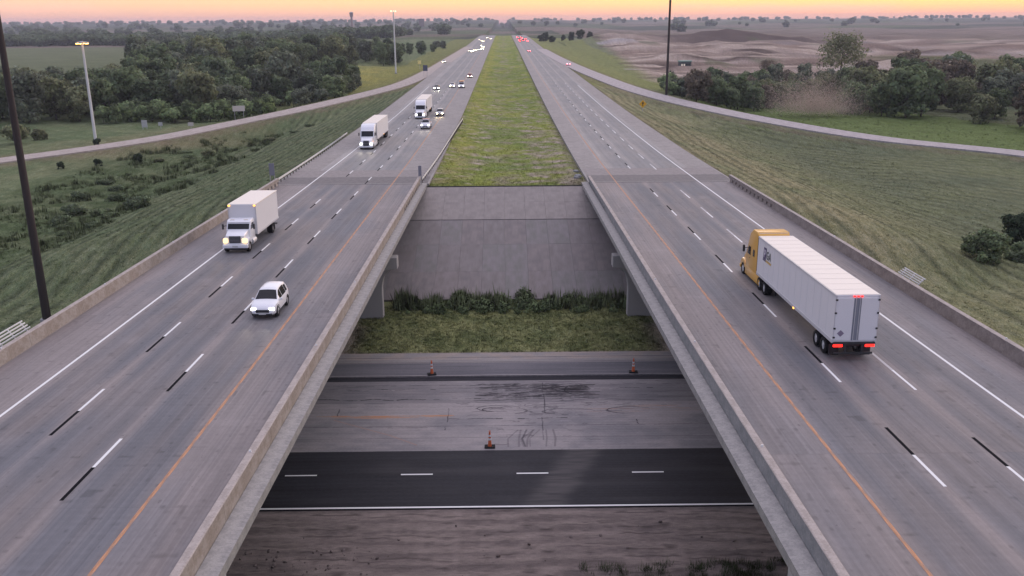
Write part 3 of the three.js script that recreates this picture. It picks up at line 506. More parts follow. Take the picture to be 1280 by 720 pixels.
// ---------------------------------------------------------------- plants
const leafMat = (r, g, b) => matte({ color: lin(r, g, b), side: THREE.DoubleSide, vertexColors: true, transmission: 0.4, thickness: 0, roughness: 1 }, 0.15);
const LM = { dark: leafMat(0.132, 0.170, 0.095), mid: leafMat(0.162, 0.206, 0.108), olive: leafMat(0.19, 0.208, 0.112), grey: leafMat(0.178, 0.204, 0.144), light: leafMat(0.215, 0.275, 0.135), bright: leafMat(0.215, 0.28, 0.11), brown: leafMat(0.19, 0.162, 0.122), ever: leafMat(0.045, 0.066, 0.038) };
const barkMat = std([0.07, 0.055, 0.045], 0.95);
function crownGeo(lobes, n, leaf, seed, fill = 0.35) {
  const r = rngOf(seed), pos = [], nor = [], col = [], vol = lobes.map((l) => Math.pow(l[3] * l[4] * l[5], 0.66)), sum = vol.reduce((a, b) => a + b, 0);
  const A = new THREE.Vector3(), B = new THREE.Vector3(), N = new THREE.Vector3(), O = new THREE.Vector3(), T = new THREE.Vector3();
  lobes.forEach((l, li) => {
    const count = Math.round(n * vol[li] / sum), tone = rr(0.6, 1.4, r);
    for (let i = 0; i < count; i++) {
      O.set(r() * 2 - 1, r() * 2 - 1, r() * 2 - 1); if (O.lengthSq() > 1 || O.lengthSq() < 0.01) { i--; continue; } O.normalize(); if (O.y < -0.55 && r() < 0.6) O.y *= -1;
      const k = r() < fill ? Math.cbrt(rr(0.15, 1, r)) : r() < 0.14 ? rr(1.1, 1.5, r) : rr(0.8, 1.14, r), px = l[0] + O.x * l[3] * k, py = l[1] + O.y * l[4] * k, pz = l[2] + O.z * l[5] * k;
      N.copy(O).add(T.set(rr(-0.8, 0.8, r), rr(-0.5, 0.9, r), rr(-0.8, 0.8, r))).normalize(); A.set(rr(-1, 1, r), rr(-1, 1, r), rr(-1, 1, r)).cross(N).normalize(); B.crossVectors(N, A);
      const s = leaf * rr(0.55, 1.35, r), w = s * rr(0.45, 0.9, r), droop = -0.18 * s, q = rr(0.6, 1.4, r) * tone, sh = [q * rr(0.93, 1.1, r), q, q * rr(0.85, 1.1, r)];
      const v = [[A.x * s, A.y * s + droop, A.z * s], [B.x * w, B.y * w, B.z * w], [-A.x * s, -A.y * s + droop, -A.z * s], [-B.x * w, -B.y * w, -B.z * w]];
      O.lerp(N, 0.45).normalize();
      for (const t of [0, 1, 2, 0, 2, 3]) { pos.push(px + v[t][0], py + v[t][1], pz + v[t][2]); nor.push(O.x, O.y, O.z); col.push(...sh); }
    }
  });
  const g = new THREE.BufferGeometry(); g.setAttribute('position', new THREE.Float32BufferAttribute(pos, 3)); g.setAttribute('normal', new THREE.Float32BufferAttribute(nor, 3)); g.setAttribute('color', new THREE.Float32BufferAttribute(col, 3)); return g;
}
function limbGeo(h, spread, seed, thick) {
  const r = rngOf(seed), parts = []; const seg = (a, b, r0, r1) => { const A = new THREE.Vector3(...a), B = new THREE.Vector3(...b), d = B.clone().sub(A), g = new THREE.CylinderGeometry(r1, r0, d.length(), 6, 1, true); g.applyQuaternion(new THREE.Quaternion().setFromUnitVectors(new THREE.Vector3(0, 1, 0), d.clone().normalize())); const m = A.add(B).multiplyScalar(0.5); parts.push(g.translate(m.x, m.y, m.z)); };
  const lean = [rr(-0.3, 0.3, r), rr(-0.3, 0.3, r)], fork = [lean[0], h * 0.38, lean[1]], tip = [lean[0] * 2, h * 0.82, lean[1] * 2]; seg([0, -0.6, 0], fork, thick, thick * 0.72); seg(fork, tip, thick * 0.7, thick * 0.2);
  for (let i = 0; i < 6; i++) { const t = rr(0.25, 0.6, r), a = i * 1.05 + rr(-0.3, 0.3, r), b0 = [lean[0] * t * 2, h * t, lean[1] * t * 2], b1 = [Math.cos(a) * spread * rr(0.5, 0.8, r), h * (t + rr(0.12, 0.28, r)), Math.sin(a) * spread * rr(0.5, 0.8, r)]; seg(b0, b1, thick * 0.45, thick * 0.14); }
  return join(parts);
}
function lobesOf(h, R, n, seed, low = 0.3) {
  const r = rngOf(seed), out = []; out.push([0, h * 0.62, 0, R * 0.62, h * 0.28, R * 0.62]);
  for (let i = 0; i < n; i++) { const a = rr(0, 6.28, r), v = rr(low, 0.88, r), rad = R * (0.85 - 0.75 * Math.abs(v - 0.52)) * rr(0.45, 0.95, r), s = R * rr(0.16, 0.36, r); out.push([Math.cos(a) * rad, h * v, Math.sin(a) * rad, s * rr(0.8, 1.2, r), s * rr(0.6, 1.0, r), s * rr(0.8, 1.2, r)]); }
  return out;
}
const protos = [];
function treeProto(name, h, R, lobes, n, leaf, seed, low, mat, fill) { return { name, h, R, crown: crownGeo(lobesOf(h, R, lobes, seed, low), n, leaf, seed + 1, fill), limb: limbGeo(h, R, seed + 2, h * 0.022), mat }; }
const T = [
  treeProto('broadleaf_tree', 14, 6.4, 34, 4200, 0.5, 101, 0.12, LM.dark), treeProto('broadleaf_tree', 15, 5.6, 30, 3900, 0.48, 202, 0.16, LM.mid), treeProto('broadleaf_tree', 12, 6.8, 36, 4200, 0.48, 303, 0.12, LM.olive),
  treeProto('broadleaf_tree', 11, 5.0, 26, 3400, 0.42, 404, 0.10, LM.grey), treeProto('broadleaf_tree', 13, 5.8, 30, 3900, 0.46, 505, 0.14, LM.mid),
];
const SH = [treeProto('leafy_shrub', 5.4, 3.2, 15, 2200, 0.4, 606, 0.2, LM.light, 0.3), treeProto('leafy_shrub', 6.0, 2.7, 13, 2000, 0.4, 707, 0.18, LM.light, 0.3), treeProto('leafy_shrub', 4.4, 3.0, 12, 1800, 0.36, 808, 0.16, LM.bright, 0.3)];
const BU = [treeProto('round_bush', 3.9, 2.75, 26, 4200, 0.2, 909, 0.12, LM.dark, 0.25), treeProto('low_bush', 2.2, 2.0, 12, 1300, 0.2, 911, 0.1, LM.mid, 0.3)];
const SPARSE = treeProto('open_crowned_tree', 20, 13, 46, 3600, 0.5, 515, 0.26, LM.olive, 0.15);
function plantAt(proto, x, d, label, group, scale = 1, mat = proto.mat, category = 'tree', sink = 0.25, squash = 1) {
  const y = ground(x, d) - sink, t = thing(proto.name, label, category, [x, y, -d], rr(0, 6.28), group); t.scale.set(scale * rr(0.92, 1.1), scale * squash * rr(0.92, 1.12), scale * rr(0.92, 1.1));
  const tk = mesh('trunk', proto.limb, barkMat, t), cr = mesh('crown', proto.crown, mat, t); return t;
}
const hueMat = { dark: 'dark green', mid: 'mid green', olive: 'olive green', grey: 'grey-green', light: 'pale green', bright: 'bright green', brown: 'brownish', ever: 'near-black evergreen' };
const shape = ['broad', 'upright', 'low spreading', 'small rounded', 'full-crowned'];
const matName = (m) => Object.keys(LM).find((k) => LM[k] === m);
// scatter with a least distance, inside a region given by a test
function scatter(n, x0, x1, d0, d1, gap, test, seed) { const r = rngOf(seed), out = []; for (let k = 0; k < n * 60 && out.length < n; k++) { const x = rr(x0, x1, r), d = rr(d0, d1, r); if (test(x, d) && !out.some((p) => Math.hypot(p[0] - x, (p[1] - d) * 0.8) < gap)) out.push([x, d]); } return out; }
const clearRamp = (x, d, w = 12) => ramps(x, d)[0] > w;
// the wood on the left: front ranks, then deeper ranks towards the far slip road
{
  const front = scatter(82, -240, -84, 256, 352, 6.4, (x, d) => x < -0.30 * d + 2 && x > -0.66 * d && clearRamp(x, d, 16) && d > (x < -122 ? 257 + 0.9 * (x + 175) * (x > -175 ? 0.4 : 0) : 279), 41);
  for (const [x, d] of front) { const p = pick(T), m = pick([LM.dark, LM.dark, LM.mid, LM.grey, LM.olive]); plantAt(p, x, d, `${shape[T.indexOf(p)]} ${hueMat[matName(m)]} tree in the front of the wood by the slip road`, 'front trees of the left wood', rr(0.85, 1.15), m); }
  const deep = scatter(104, -270, -62, 336, 660, 8.2, (x, d) => x < -0.165 * d + 4 && x > -0.40 * d && clearRamp(x, d, 20) && !(Math.hypot((x + 76) / 36, (d - 450) / 95) < 1), 42);
  for (const [x, d] of deep) { const p = pick(T), m = pick([LM.dark, LM.mid, LM.mid, LM.grey, LM.olive]); plantAt(p, x, d, `${shape[T.indexOf(p)]} ${hueMat[matName(m)]} tree deep in the wood behind the front ranks`, 'deep trees of the left wood', rr(1.05, 1.45), m); }
  const rim = [[-66, 366], [-70.5, 355], [-75, 338], [-79, 326], [-84, 316], [-90, 306], [-60.5, 378], [-96, 300]];
  rim.forEach(([x, d], i) => plantAt(T[i % 5], x, d, 'broadleaf tree on the edge of the wood facing the grassy knoll', 'edge trees by the grassy knoll', [0.55, 0.8, 0.9, 0.75, 0.95, 0.85, 0.42, 0.9][i], i % 2 ? LM.mid : LM.grey));
  const lip = scatter(30, -96, -57, 286, 402, 5.2, (x, d) => x < -0.178 * d && clearRamp(x, d, 13), 43);
  lip.forEach(([x, d], i) => { const p = i % 3 ? T[i % 5] : SH[i % 3], m = pick([LM.grey, LM.dark, LM.mid, LM.light]); plantAt(p, x, d, `${hueMat[matName(m)]} ${i % 3 ? 'young tree' : 'bushy sapling'} where the wood comes down to the slip road by the knoll`, 'young growth where the wood meets the slip road', i % 3 ? rr(0.5, 0.8) : rr(0.8, 1.25), m); });
  const back = scatter(22, -118, -62, 545, 720, 6.5, (x, d) => x < -0.112 * d && x > -0.19 * d, 44);
  back.forEach(([x, d], i) => { const m = pick([LM.grey, LM.mid, LM.dark]); plantAt(T[i % 5], x, d, `${shape[i % 5]} ${hueMat[matName(m)]} tree in the belt behind the grassy knoll`, 'tree belt behind the knoll', rr(0.7, 1.05), m); });
  const tongue = scatter(14, -82, -55, 318, 400, 5.5, (x, d) => x < -0.163 * d && x > -0.22 * d && clearRamp(x, d, 11), 45);
  tongue.forEach(([x, d], i) => { const m = pick([LM.grey, LM.dark, LM.mid]); plantAt(T[i % 5], x, d, `${shape[i % 5]} ${hueMat[matName(m)]} tree at the tip of the wood nearest the knoll`, 'trees at the tip of the wood', rr(0.5, 0.85), m); });
  // pale shrubs in front of the wood
  const band = []; for (let i = 0; i < 15; i++) { const t = i / 14; band.push([-119 + 48 * t + rr(-1, 1), 271 + 2 * t + rr(-2, 2)]); } for (let i = 0; i < 14; i++) { const t = i / 13; band.push([-116 + 43 * t + rr(-1, 1), 279 + 4 * t + rr(-2, 2)]); }
  band.forEach(([x, d], i) => { if (clearRamp(x, d, 9)) plantAt(SH[i % 3], x, d, `${['wide', 'slender', 'low bright'][i % 3]} pale green shrub in the ${i < 15 ? 'front' : 'back'} row of the thicket before the wood`, 'pale shrub thicket', rr(0.85, 1.15), undefined, 'shrub'); });
  [[-137, 240], [-131, 224], [-125, 233], [-120, 221], [-143, 252], [-118, 229]].forEach(([x, d], i) => plantAt(SH[i % 3], x, d, 'olive shrub standing between the dark mast and the lit mast beyond the slip road', 'olive shrubs beyond the slip road', rr(0.65, 0.95), i % 2 ? LM.olive : LM.mid, 'shrub'));
  // ditch growth on the near left
  [[-58.5, 124], [-61, 121], [-64, 127], [-59.5, 132], [-66.5, 131], [-63, 137], [-68, 139], [-57.2, 137], [-60.5, 143], [-72, 150], [-66, 151], [-70, 160], [-74, 165]].forEach(([x, d]) => plantAt(BU[1], x, d, 'low dark bush in the ditch below the mown bank, opposite the box truck', 'low bushes of the near ditch', rr(0.6, 1.15), pick([LM.dark, LM.mid, LM.dark]), 'bush', 0.35, rr(0.55, 0.85)));
  [[-70.5, 199], [-67, 203], [-64, 210], [-61, 216], [-58, 223], [-72.5, 205], [-55, 236], [-53, 246], [-74, 192]].forEach(([x, d]) => plantAt(BU[1], x, d, 'low bush in the weedy swale just below the left slip road', 'low bushes under the left slip road', rr(0.5, 0.95), pick([LM.mid, LM.olive, LM.dark]), 'bush', 0.35, rr(0.5, 0.7)));
  [[-78, 190], [-84.5, 186], [-96, 212], [-91, 183]].forEach(([x, d]) => plantAt(BU[1], x, d, 'small near-black evergreen standing alone in the grass by the left slip road', 'lone little evergreens', rr(0.42, 0.62), LM.ever, 'bush', 0.2, 1.5));
}
// the woods on the right
{
  const a = scatter(40, 48, 98, 286, 350, 4.2, (x, d) => x > 0.178 * d && x < 0.285 * d && clearRamp(x, d, 7.5), 51);
  a.forEach(([x, d], i) => plantAt(x < 0.21 * d ? SH[i % 3] : T[i % 5], x, d, x < 0.21 * d ? `${['wide', 'slender', 'low'][i % 3]} thicket shrub at the foot of the thin dark mast` : `${shape[i % 5]} tree in the clump between the thin dark mast and the dust`, x < 0.21 * d ? 'thicket at the thin dark mast' : 'clump right of the thin dark mast', x < 0.21 * d ? rr(0.9, 1.3) : rr(0.5, 0.78), x < 0.21 * d ? pick([LM.light, LM.mid, LM.grey]) : pick([LM.grey, LM.brown, LM.dark, LM.mid]), x < 0.21 * d ? 'shrub' : 'tree'));
  const b = scatter(72, 104, 225, 226, 372, 5.8, (x, d) => x > 0.385 * d && x < 0.72 * d && d > 272 - (x - 108) * 1.25 && clearRamp(x, d, 30), 52);
  for (const [x, d] of b) { const m = pick([LM.dark, LM.mid, LM.olive, LM.grey, LM.mid, LM.brown]), p = pick(T); plantAt(p, x, d, `${shape[T.indexOf(p)]} ${hueMat[matName(m)]} tree in the wood beyond the meadow and the right slip road`, 'right-hand wood', rr(0.75, 1.2), m); }
  const c = scatter(22, 84, 142, 296, 372, 4.6, (x, d) => x > 0.27 * d && x < 0.40 * d && clearRamp(x, d, 24), 53);
  c.forEach(([x, d], i) => { const m = pick([LM.grey, LM.brown, LM.mid, LM.olive]); plantAt(T[i % 5], x, d, `${shape[i % 5]} ${hueMat[matName(m)]} tree half veiled by the drifting dust`, 'trees behind the dust', rr(0.5, 0.8), m); });
  plantAt(SPARSE, 167, 452, 'big open-crowned tree standing above the bare earth behind the drifting dust', undefined, 1.02, LM.olive);
  plantAt(SPARSE, 139, 478, 'thin half-bare tree left of the big open-crowned tree', undefined, 0.42, LM.brown);
  plantAt(SPARSE, 186, 372, 'spreading olive tree rising out of the right-hand wood', undefined, 0.6, LM.olive);
  plantAt(BU[0], 55.6, 99.5, 'round dark bush on the right bank, the fuller of the two', undefined, 1.0, LM.mid, 'bush', 0.3, 0.82);
  plantAt(BU[0], 67.2, 112.5, 'dark bush at the edge of the hedge, up the bank behind the fuller round bush', undefined, 1.0, LM.ever, 'bush', 0.3, 1.1);
  [[61, 101.5], [63.5, 98], [66.5, 104], [69, 109], [64, 105]].forEach(([x, d]) => plantAt(BU[1], x, d, 'low dark hedge bush crowding behind the two round bushes', 'low hedge behind the round bushes', rr(0.9, 1.2), LM.dark, 'bush', 0.35, 0.75));
  [[41, 990], [46, 1000], [52, 985], [66, 1015], [74, 1000], [82, 980], [95, 1010]].forEach(([x, d], i) => plantAt(T[i % 5], x, d, 'dark tree on the skyline beside the far end of the outbound carriageway', 'dark trees by the far crest', rr(0.55, 0.8), LM.ever));
  [[-62, 700], [-70, 690], [-79, 705], [-56, 735], [-88, 720], [-100, 700], [-52, 800], [-60, 830], [-72, 810]].forEach(([x, d], i) => plantAt(T[i % 5], x, d, 'dark tree left of the far oncoming carriageway behind the knoll', 'dark trees behind the knoll', rr(0.5, 0.85), pick([LM.dark, LM.grey])));
}
// far-off woods that read as one mass
{
  const far = []; const r = rngOf(66);
  for (let i = 0; i < 520; i++) { const d = rr(1230, 1420, r), x = rr(-930, -150, r); far.push([x, d, rr(0.85, 1.35, r)]); }
  for (let i = 0; i < 1500; i++) { const d = 1500 + 4600 * Math.pow(r(), 1.2), x = rr(-0.75, 0.75, r) * d; if (fbm(x / 420 + 11, d / 300, 3) > (x < -100 ? -0.10 : d < 2600 ? 0.5 : 0.2)) far.push([x, d, rr(0.8, 1.6, r)]); }
  for (let i = 0; i < 260; i++) { const d = rr(5300, 5800, r), x = rr(-0.7, 0.7, r) * d; far.push([x, d, rr(0.9, 1.7, r)]); }
  const g = crownGeo(lobesOf(13, 7.5, 11, 77, 0.12), 420, 1.6, 78, 0.2), im = finish(new THREE.InstancedMesh(g, LM.dark, far.length)), m = new THREE.Matrix4(), q = new THREE.Quaternion();
  far.forEach(([x, d, s], i) => { q.setFromAxisAngle(new THREE.Vector3(0, 1, 0), r() * 6.28); m.compose(new THREE.Vector3(x, ground(x, d) - 0.5, -d), q, new THREE.Vector3(s * 1.25, s, s * 1.25)); im.setMatrixAt(i, m); const k = rr(0.75, 1.25, r); im.setColorAt(i, lin(k, k, k * 1.02)); });
  im.name = 'far_woods'; scene.add(im); tag(im, 'far belts of woodland in front of the skyline', 'woods', null, 'stuff');
}
// grass tufts and weeds
function bladeClump(n, h, w, spread, seed) {
  const r = rngOf(seed), pos = [], nor = []; for (let i = 0; i < n; i++) { const a = r() * 6.28, x = rr(-spread, spread, r), z = rr(-spread, spread, r), H = h * rr(0.55, 1.1, r), lx = Math.cos(a) * H * rr(0.1, 0.5, r), lz = Math.sin(a) * H * rr(0.1, 0.5, r), px = -Math.sin(a) * w, pz = Math.cos(a) * w; pos.push(x - px, 0, z - pz, x + px, 0, z + pz, x + lx, H, z + lz); for (let k = 0; k < 3; k++) nor.push(Math.cos(a) * 0.4, 0.85, Math.sin(a) * 0.4); }
  const g = new THREE.BufferGeometry(); g.setAttribute('position', new THREE.Float32BufferAttribute(pos, 3)); g.setAttribute('normal', new THREE.Float32BufferAttribute(nor, 3)); return g;
}
function tufts(name, label, geo, count, where, tint, seed, hs = [0.7, 1.3], vary = false) {
  const r = rngOf(seed), im = finish(new THREE.InstancedMesh(geo, matte({ color: 0xffffff, side: THREE.DoubleSide }, 0.1), count)), m = new THREE.Matrix4(), q = new THREE.Quaternion(); let k = 0, tries = 0;
  while (k < count && tries++ < count * 12) { const p = where(r); if (!p) continue; const [x, d] = p, y = ground(x, d), s = rr(hs[0], hs[1], r) * (vary ? clamp(0.75 + 0.9 * n2(x * 0.35, d * 0.2) + 0.4 * n2(x * 1.3, d), 0.3, 1.7) : 1); q.setFromAxisAngle(new THREE.Vector3(0, 1, 0), r() * 6.28); m.compose(new THREE.Vector3(x, y - 0.02, -d), q, new THREE.Vector3(s, s * rr(0.8, 1.2, r), s)); im.setMatrixAt(k, m); im.setColorAt(k, lin(...tint(x, d, r))); k++; }
  im.count = k; im.name = name; scene.add(im); tag(im, label, 'grass', null, 'stuff'); return im;
}
const likeGround = (g0, g1) => (x, d, r) => { const c = groundColour(x, d, 0), k = rr(g0, g1, r) / 1.62 * 0.62; return [c[0] * k, c[1] * k, c[2] * k * 0.92]; };
const clump = bladeClump(9, 0.2, 0.02, 0.32, 12), clumpTall = bladeClump(12, 1.0, 0.045, 0.45, 13);
tufts('bank_grass', 'mown grass on the banks either side of the bridges', clump, 24000, (r) => { const s = r() < 0.5 ? -1 : 1, x = s * rr(32.2, 80, r), d = 62 + 170 * Math.pow(r(), 1.4); return clearRamp(x, d, 5) && d > 76 ? [x, d] : null; }, likeGround(1.2, 2.3), 21, [0.4, 1.0]);
tufts('median_grass', 'yellow-green grass of the strip between the carriageways', clump, 12000, (r) => [rr(-10, 11.2, r), TOP_D + 0.5 + 330 * Math.pow(r(), 2.6)], likeGround(1.2, 2.4), 22, [0.4, 1.0]);
tufts('island_grass', 'short grass between the street and the slope paving', clump, 9000, (r) => [rr(-14, 14, r), rr(73.6, 88, r)], likeGround(1.1, 2.2), 23, [0.5, 1.0]);
const leafyClump = crownGeo([[0, 0.45, 0, 0.6, 0.45, 0.5], [0.4, 0.35, 0.2, 0.4, 0.35, 0.4], [-0.45, 0.3, -0.1, 0.4, 0.3, 0.4]], 70, 0.13, 31, 0.4);
tufts('weed_clumps', 'low leafy weeds along the foot of the slope paving', leafyClump, 260, (r) => { const x = rr(-11, 12.8, r), d = rr(84.8, 90.6, r); return n2(x * 0.4 + 4, d * 0.5) > (x < 1 ? -0.3 : 0.15) ? [x, d] : null; }, (x, d, r) => { const k = rr(0.6, 1.5, r); return [0.11 * k, 0.145 * k, 0.07 * k]; }, 33, [0.4, 0.95], true);
tufts('weeds', 'taller stems among the weeds at the foot of the slope paving', clumpTall, 1500, (r) => { const x = rr(-11, 12.5, r), d = rr(86.5, 91.2, r); const dens = x < 1 ? 1 : 0.35; return r() < dens && n2(x * 0.5, d * 0.8) > -0.55 ? [x, Math.min(d, 90.6)] : null; }, (x, d, r) => { const k = rr(0.6, 1.5, r); return [0.10 * k, 0.125 * k, 0.06 * k]; }, 24, [0.5, 1.3], true);
tufts('verge_weeds', 'ragged green weeds at the near edge of the bare soil', clumpTall, 500, (r) => { const x = rr(4, 15, r), d = rr(39.2, 41.3 + (x - 5) * 0.03, r); return n2(x * 0.7, d) > -0.1 ? [x, d] : null; }, (x, d, r) => { const k = rr(0.6, 1.4, r); return [0.05 * k, 0.072 * k, 0.03 * k]; }, 25, [0.25, 0.55]);
tufts('ditch_weeds', 'rank weeds in the ditch left of the mown bank', clumpTall, 3000, (r) => { const x = -rr(55, 84, r), d = rr(104, 235, r); return n2(x * 0.09, d * 0.06) > 0.0 && clearRamp(x, d, 9) ? [x, d] : null; }, (x, d, r) => { const k = rr(0.6, 1.45, r); return [0.10 * k, 0.128 * k, 0.06 * k]; }, 26, [0.4, 1.0], true);
tufts('meadow_grass', 'lush grass of the meadow beyond the right slip road', clumpTall, 4200, (r) => { const x = rr(64, 150, r), d = rr(180, 300, r); return clearRamp(x, d, 8) && d > 186 + (109 - x) * 0.9 ? [x, d] : null; }, (x, d, r) => { const k = rr(0.7, 1.4, r); return [0.13 * k, 0.17 * k, 0.06 * k]; }, 27, [0.15, 0.4], true);

// ---------------------------------------------------------------- vehicles
const paint = (r, g, b, rough = 0.35) => new THREE.MeshPhysicalMaterial({ color: lin(r, g, b), roughness: rough, clearcoat: 0.6, clearcoatRoughness: 0.15 });
const V = {
  white: paint(0.74, 0.75, 0.77), silver: paint(0.36, 0.37, 0.39), red: paint(0.32, 0.035, 0.03), black: paint(0.025, 0.025, 0.03), blue: paint(0.06, 0.09, 0.16), gold: paint(0.68, 0.36, 0.04), orange: paint(0.6, 0.25, 0.08),
  glass: new THREE.MeshPhysicalMaterial({ color: lin(0.010, 0.012, 0.015), roughness: 0.1, specularIntensity: 0.55 }), trim: std([0.02, 0.02, 0.022], 0.6), chrome: std([0.6, 0.6, 0.62], 0.2, { metalness: 0.9 }), rim: std([0.5, 0.5, 0.52], 0.35, { metalness: 0.7 }),
  boxWhite: std([0.70, 0.69, 0.69], 0.45), roof: std([0.76, 0.69, 0.60], 0.5), frame: std([0.03, 0.03, 0.032], 0.75), plate: std([0.5, 0.5, 0.48], 0.5), doorGrey: std([0.25, 0.27, 0.31], 0.4, { metalness: 0.3 }), aluminium: std([0.62, 0.62, 0.63], 0.4, { metalness: 0.35 }),  // roof: warm glow of the low sky painted into the cream tone
};
const glow = (r, g, b, k) => new THREE.MeshStandardMaterial({ color: lin(0.3 * r, 0.3 * g, 0.3 * b), emissive: lin(r, g, b), emissiveIntensity: k, roughness: 0.4 });
V.head = glow(1.0, 0.86, 0.62, 7); V.headWhite = glow(1.0, 0.96, 0.88, 8); V.headStrong = glow(1.0, 0.86, 0.56, 45); V.amber = glow(1.0, 0.42, 0.06, 3.2); V.tail = glow(1.0, 0.018, 0.012, 2.6); V.tailFar = glow(1.0, 0.06, 0.07, 60);
const interp = (table, z) => { let i = 0; while (i < table.length - 2 && z > table[i + 1][0]) i++; const [a, b] = [table[i], table[i + 1]], t = clamp((z - a[0]) / (b[0] - a[0])); return a[1] + (b[1] - a[1]) * t; };
// closed car body lofted from cross-sections; front towards +z
function carShape({ top, belt, half, roofHalf, bottom, H }) {
  const ring = (z) => {
    const t = interp(top, z), w = interp(half, z), yb = interp(bottom, z), bl = Math.min(interp(belt, z), t - 0.05), k = clamp((t - bl - 0.05) / (H - interp(belt, z) - 0.05)), xr = w * 0.95 + (roofHalf - w * 0.95) * k;
    return [[0, yb], [w * 0.86, yb], [w * 0.985, yb + 0.1], [w, yb + (bl - yb) * 0.45], [w * 1.0, yb + (bl - yb) * 0.72], [w * 0.975, bl], [xr, t - 0.055], [xr * 0.93, t - 0.012], [xr * 0.5, t + 0.012], [0, t + 0.018]];
  };
  return ring;
}
function gridGeo(rows) { const pos = [], idx = [], n = rows[0].length; rows.forEach((r) => r.forEach((p) => pos.push(...p))); for (let j = 0; j < rows.length - 1; j++) for (let i = 0; i < n - 1; i++) { const a = j * n + i; idx.push(a, a + 1, a + n, a + 1, a + n + 1, a + n); } const g = new THREE.BufferGeometry(); g.setAttribute('position', new THREE.Float32BufferAttribute(pos, 3)); g.setIndex(idx); g.setAttribute('uv', new THREE.Float32BufferAttribute(new Float32Array(pos.length / 3 * 2), 2)); g.computeVertexNormals(); return g; }
function carBody(ring, z0, z1, n) {
  const zs = steps(z0, z1, (z1 - z0) / n), rows = zs.map((z) => { const r = ring(z); return [...r.map(([x, y]) => [x, y, z]), ...r.slice(0, -1).reverse().map(([x, y]) => [-x, y, z])]; });
  const g = gridGeo(rows), caps = [rows[0], rows[rows.length - 1]].map((r) => { const c = r.reduce((a, p) => [a[0] + p[0] / r.length, a[1] + p[1] / r.length, a[2] + p[2] / r.length], [0, 0, 0]); return gridGeo([r, r.map(() => c)]); });
  return toCreasedNormals(join([g, ...caps]), 0.75);
}
function sidePatch(ring, z0, z1, i0, i1, f0, f1, off, side, n = 6) {
  return gridGeo(steps(z0, z1, (z1 - z0) / n).map((z) => { const r = ring(z), a = r[i0], b = r[i1]; return [f0, (f0 + f1) / 2, f1].map((f) => [side * (a[0] + (b[0] - a[0]) * f + off), a[1] + (b[1] - a[1]) * f + off * 0.3, z]); }));
}
function topPatch(ring, z0, z1, f, off, dirz, n = 6) { return gridGeo(steps(z0, z1, (z1 - z0) / n).map((z) => { const r = ring(z); const pts = [r[7], r[8], r[9]]; return [...pts.map(([x, y]) => [x * f, y + off, z + dirz * off]), ...pts.slice(0, 2).reverse().map(([x, y]) => [-x * f, y + off, z + dirz * off])]; })); }
const tyreGeo = (r, w) => new THREE.LatheGeometry([[r * 0.58, -w / 2], [r * 0.93, -w / 2], [r, -w * 0.36], [r, w * 0.36], [r * 0.93, w / 2], [r * 0.58, w / 2]].map(([a, b]) => new THREE.Vector2(a, b)), 22).rotateZ(Math.PI / 2);
const rimGeo = (r, w) => join([new THREE.CylinderGeometry(r * 0.6, r * 0.6, w * 0.8, 18).rotateZ(Math.PI / 2), new THREE.CylinderGeometry(r * 0.2, r * 0.2, w * 0.95, 10).rotateZ(Math.PI / 2)]);
const wheelCache = new Map();
function wheel(parent, r, w, x, z, rimMat = V.rim) { const k = r + '_' + w; if (!wheelCache.has(k)) wheelCache.set(k, [tyreGeo(r, w), rimGeo(r, w)]); const [tg, rg] = wheelCache.get(k), m = mesh('wheel', tg, M.rubber, parent); m.position.set(x, r, z); mesh('rim', rg, rimMat, m); return m; }
function setOnRoad(o, x, d, side, z0 = 0) { // d of the local origin
  o.rotation.order = 'YXZ'; o.position.set(x, yr(d) + 0.006, -d); o.rotation.y = side > 0 ? Math.PI : 0; const s = Math.atan((yr(d + 6) - yr(d - 6)) / 12); o.rotation.x = side > 0 ? -s : s; return o;
}
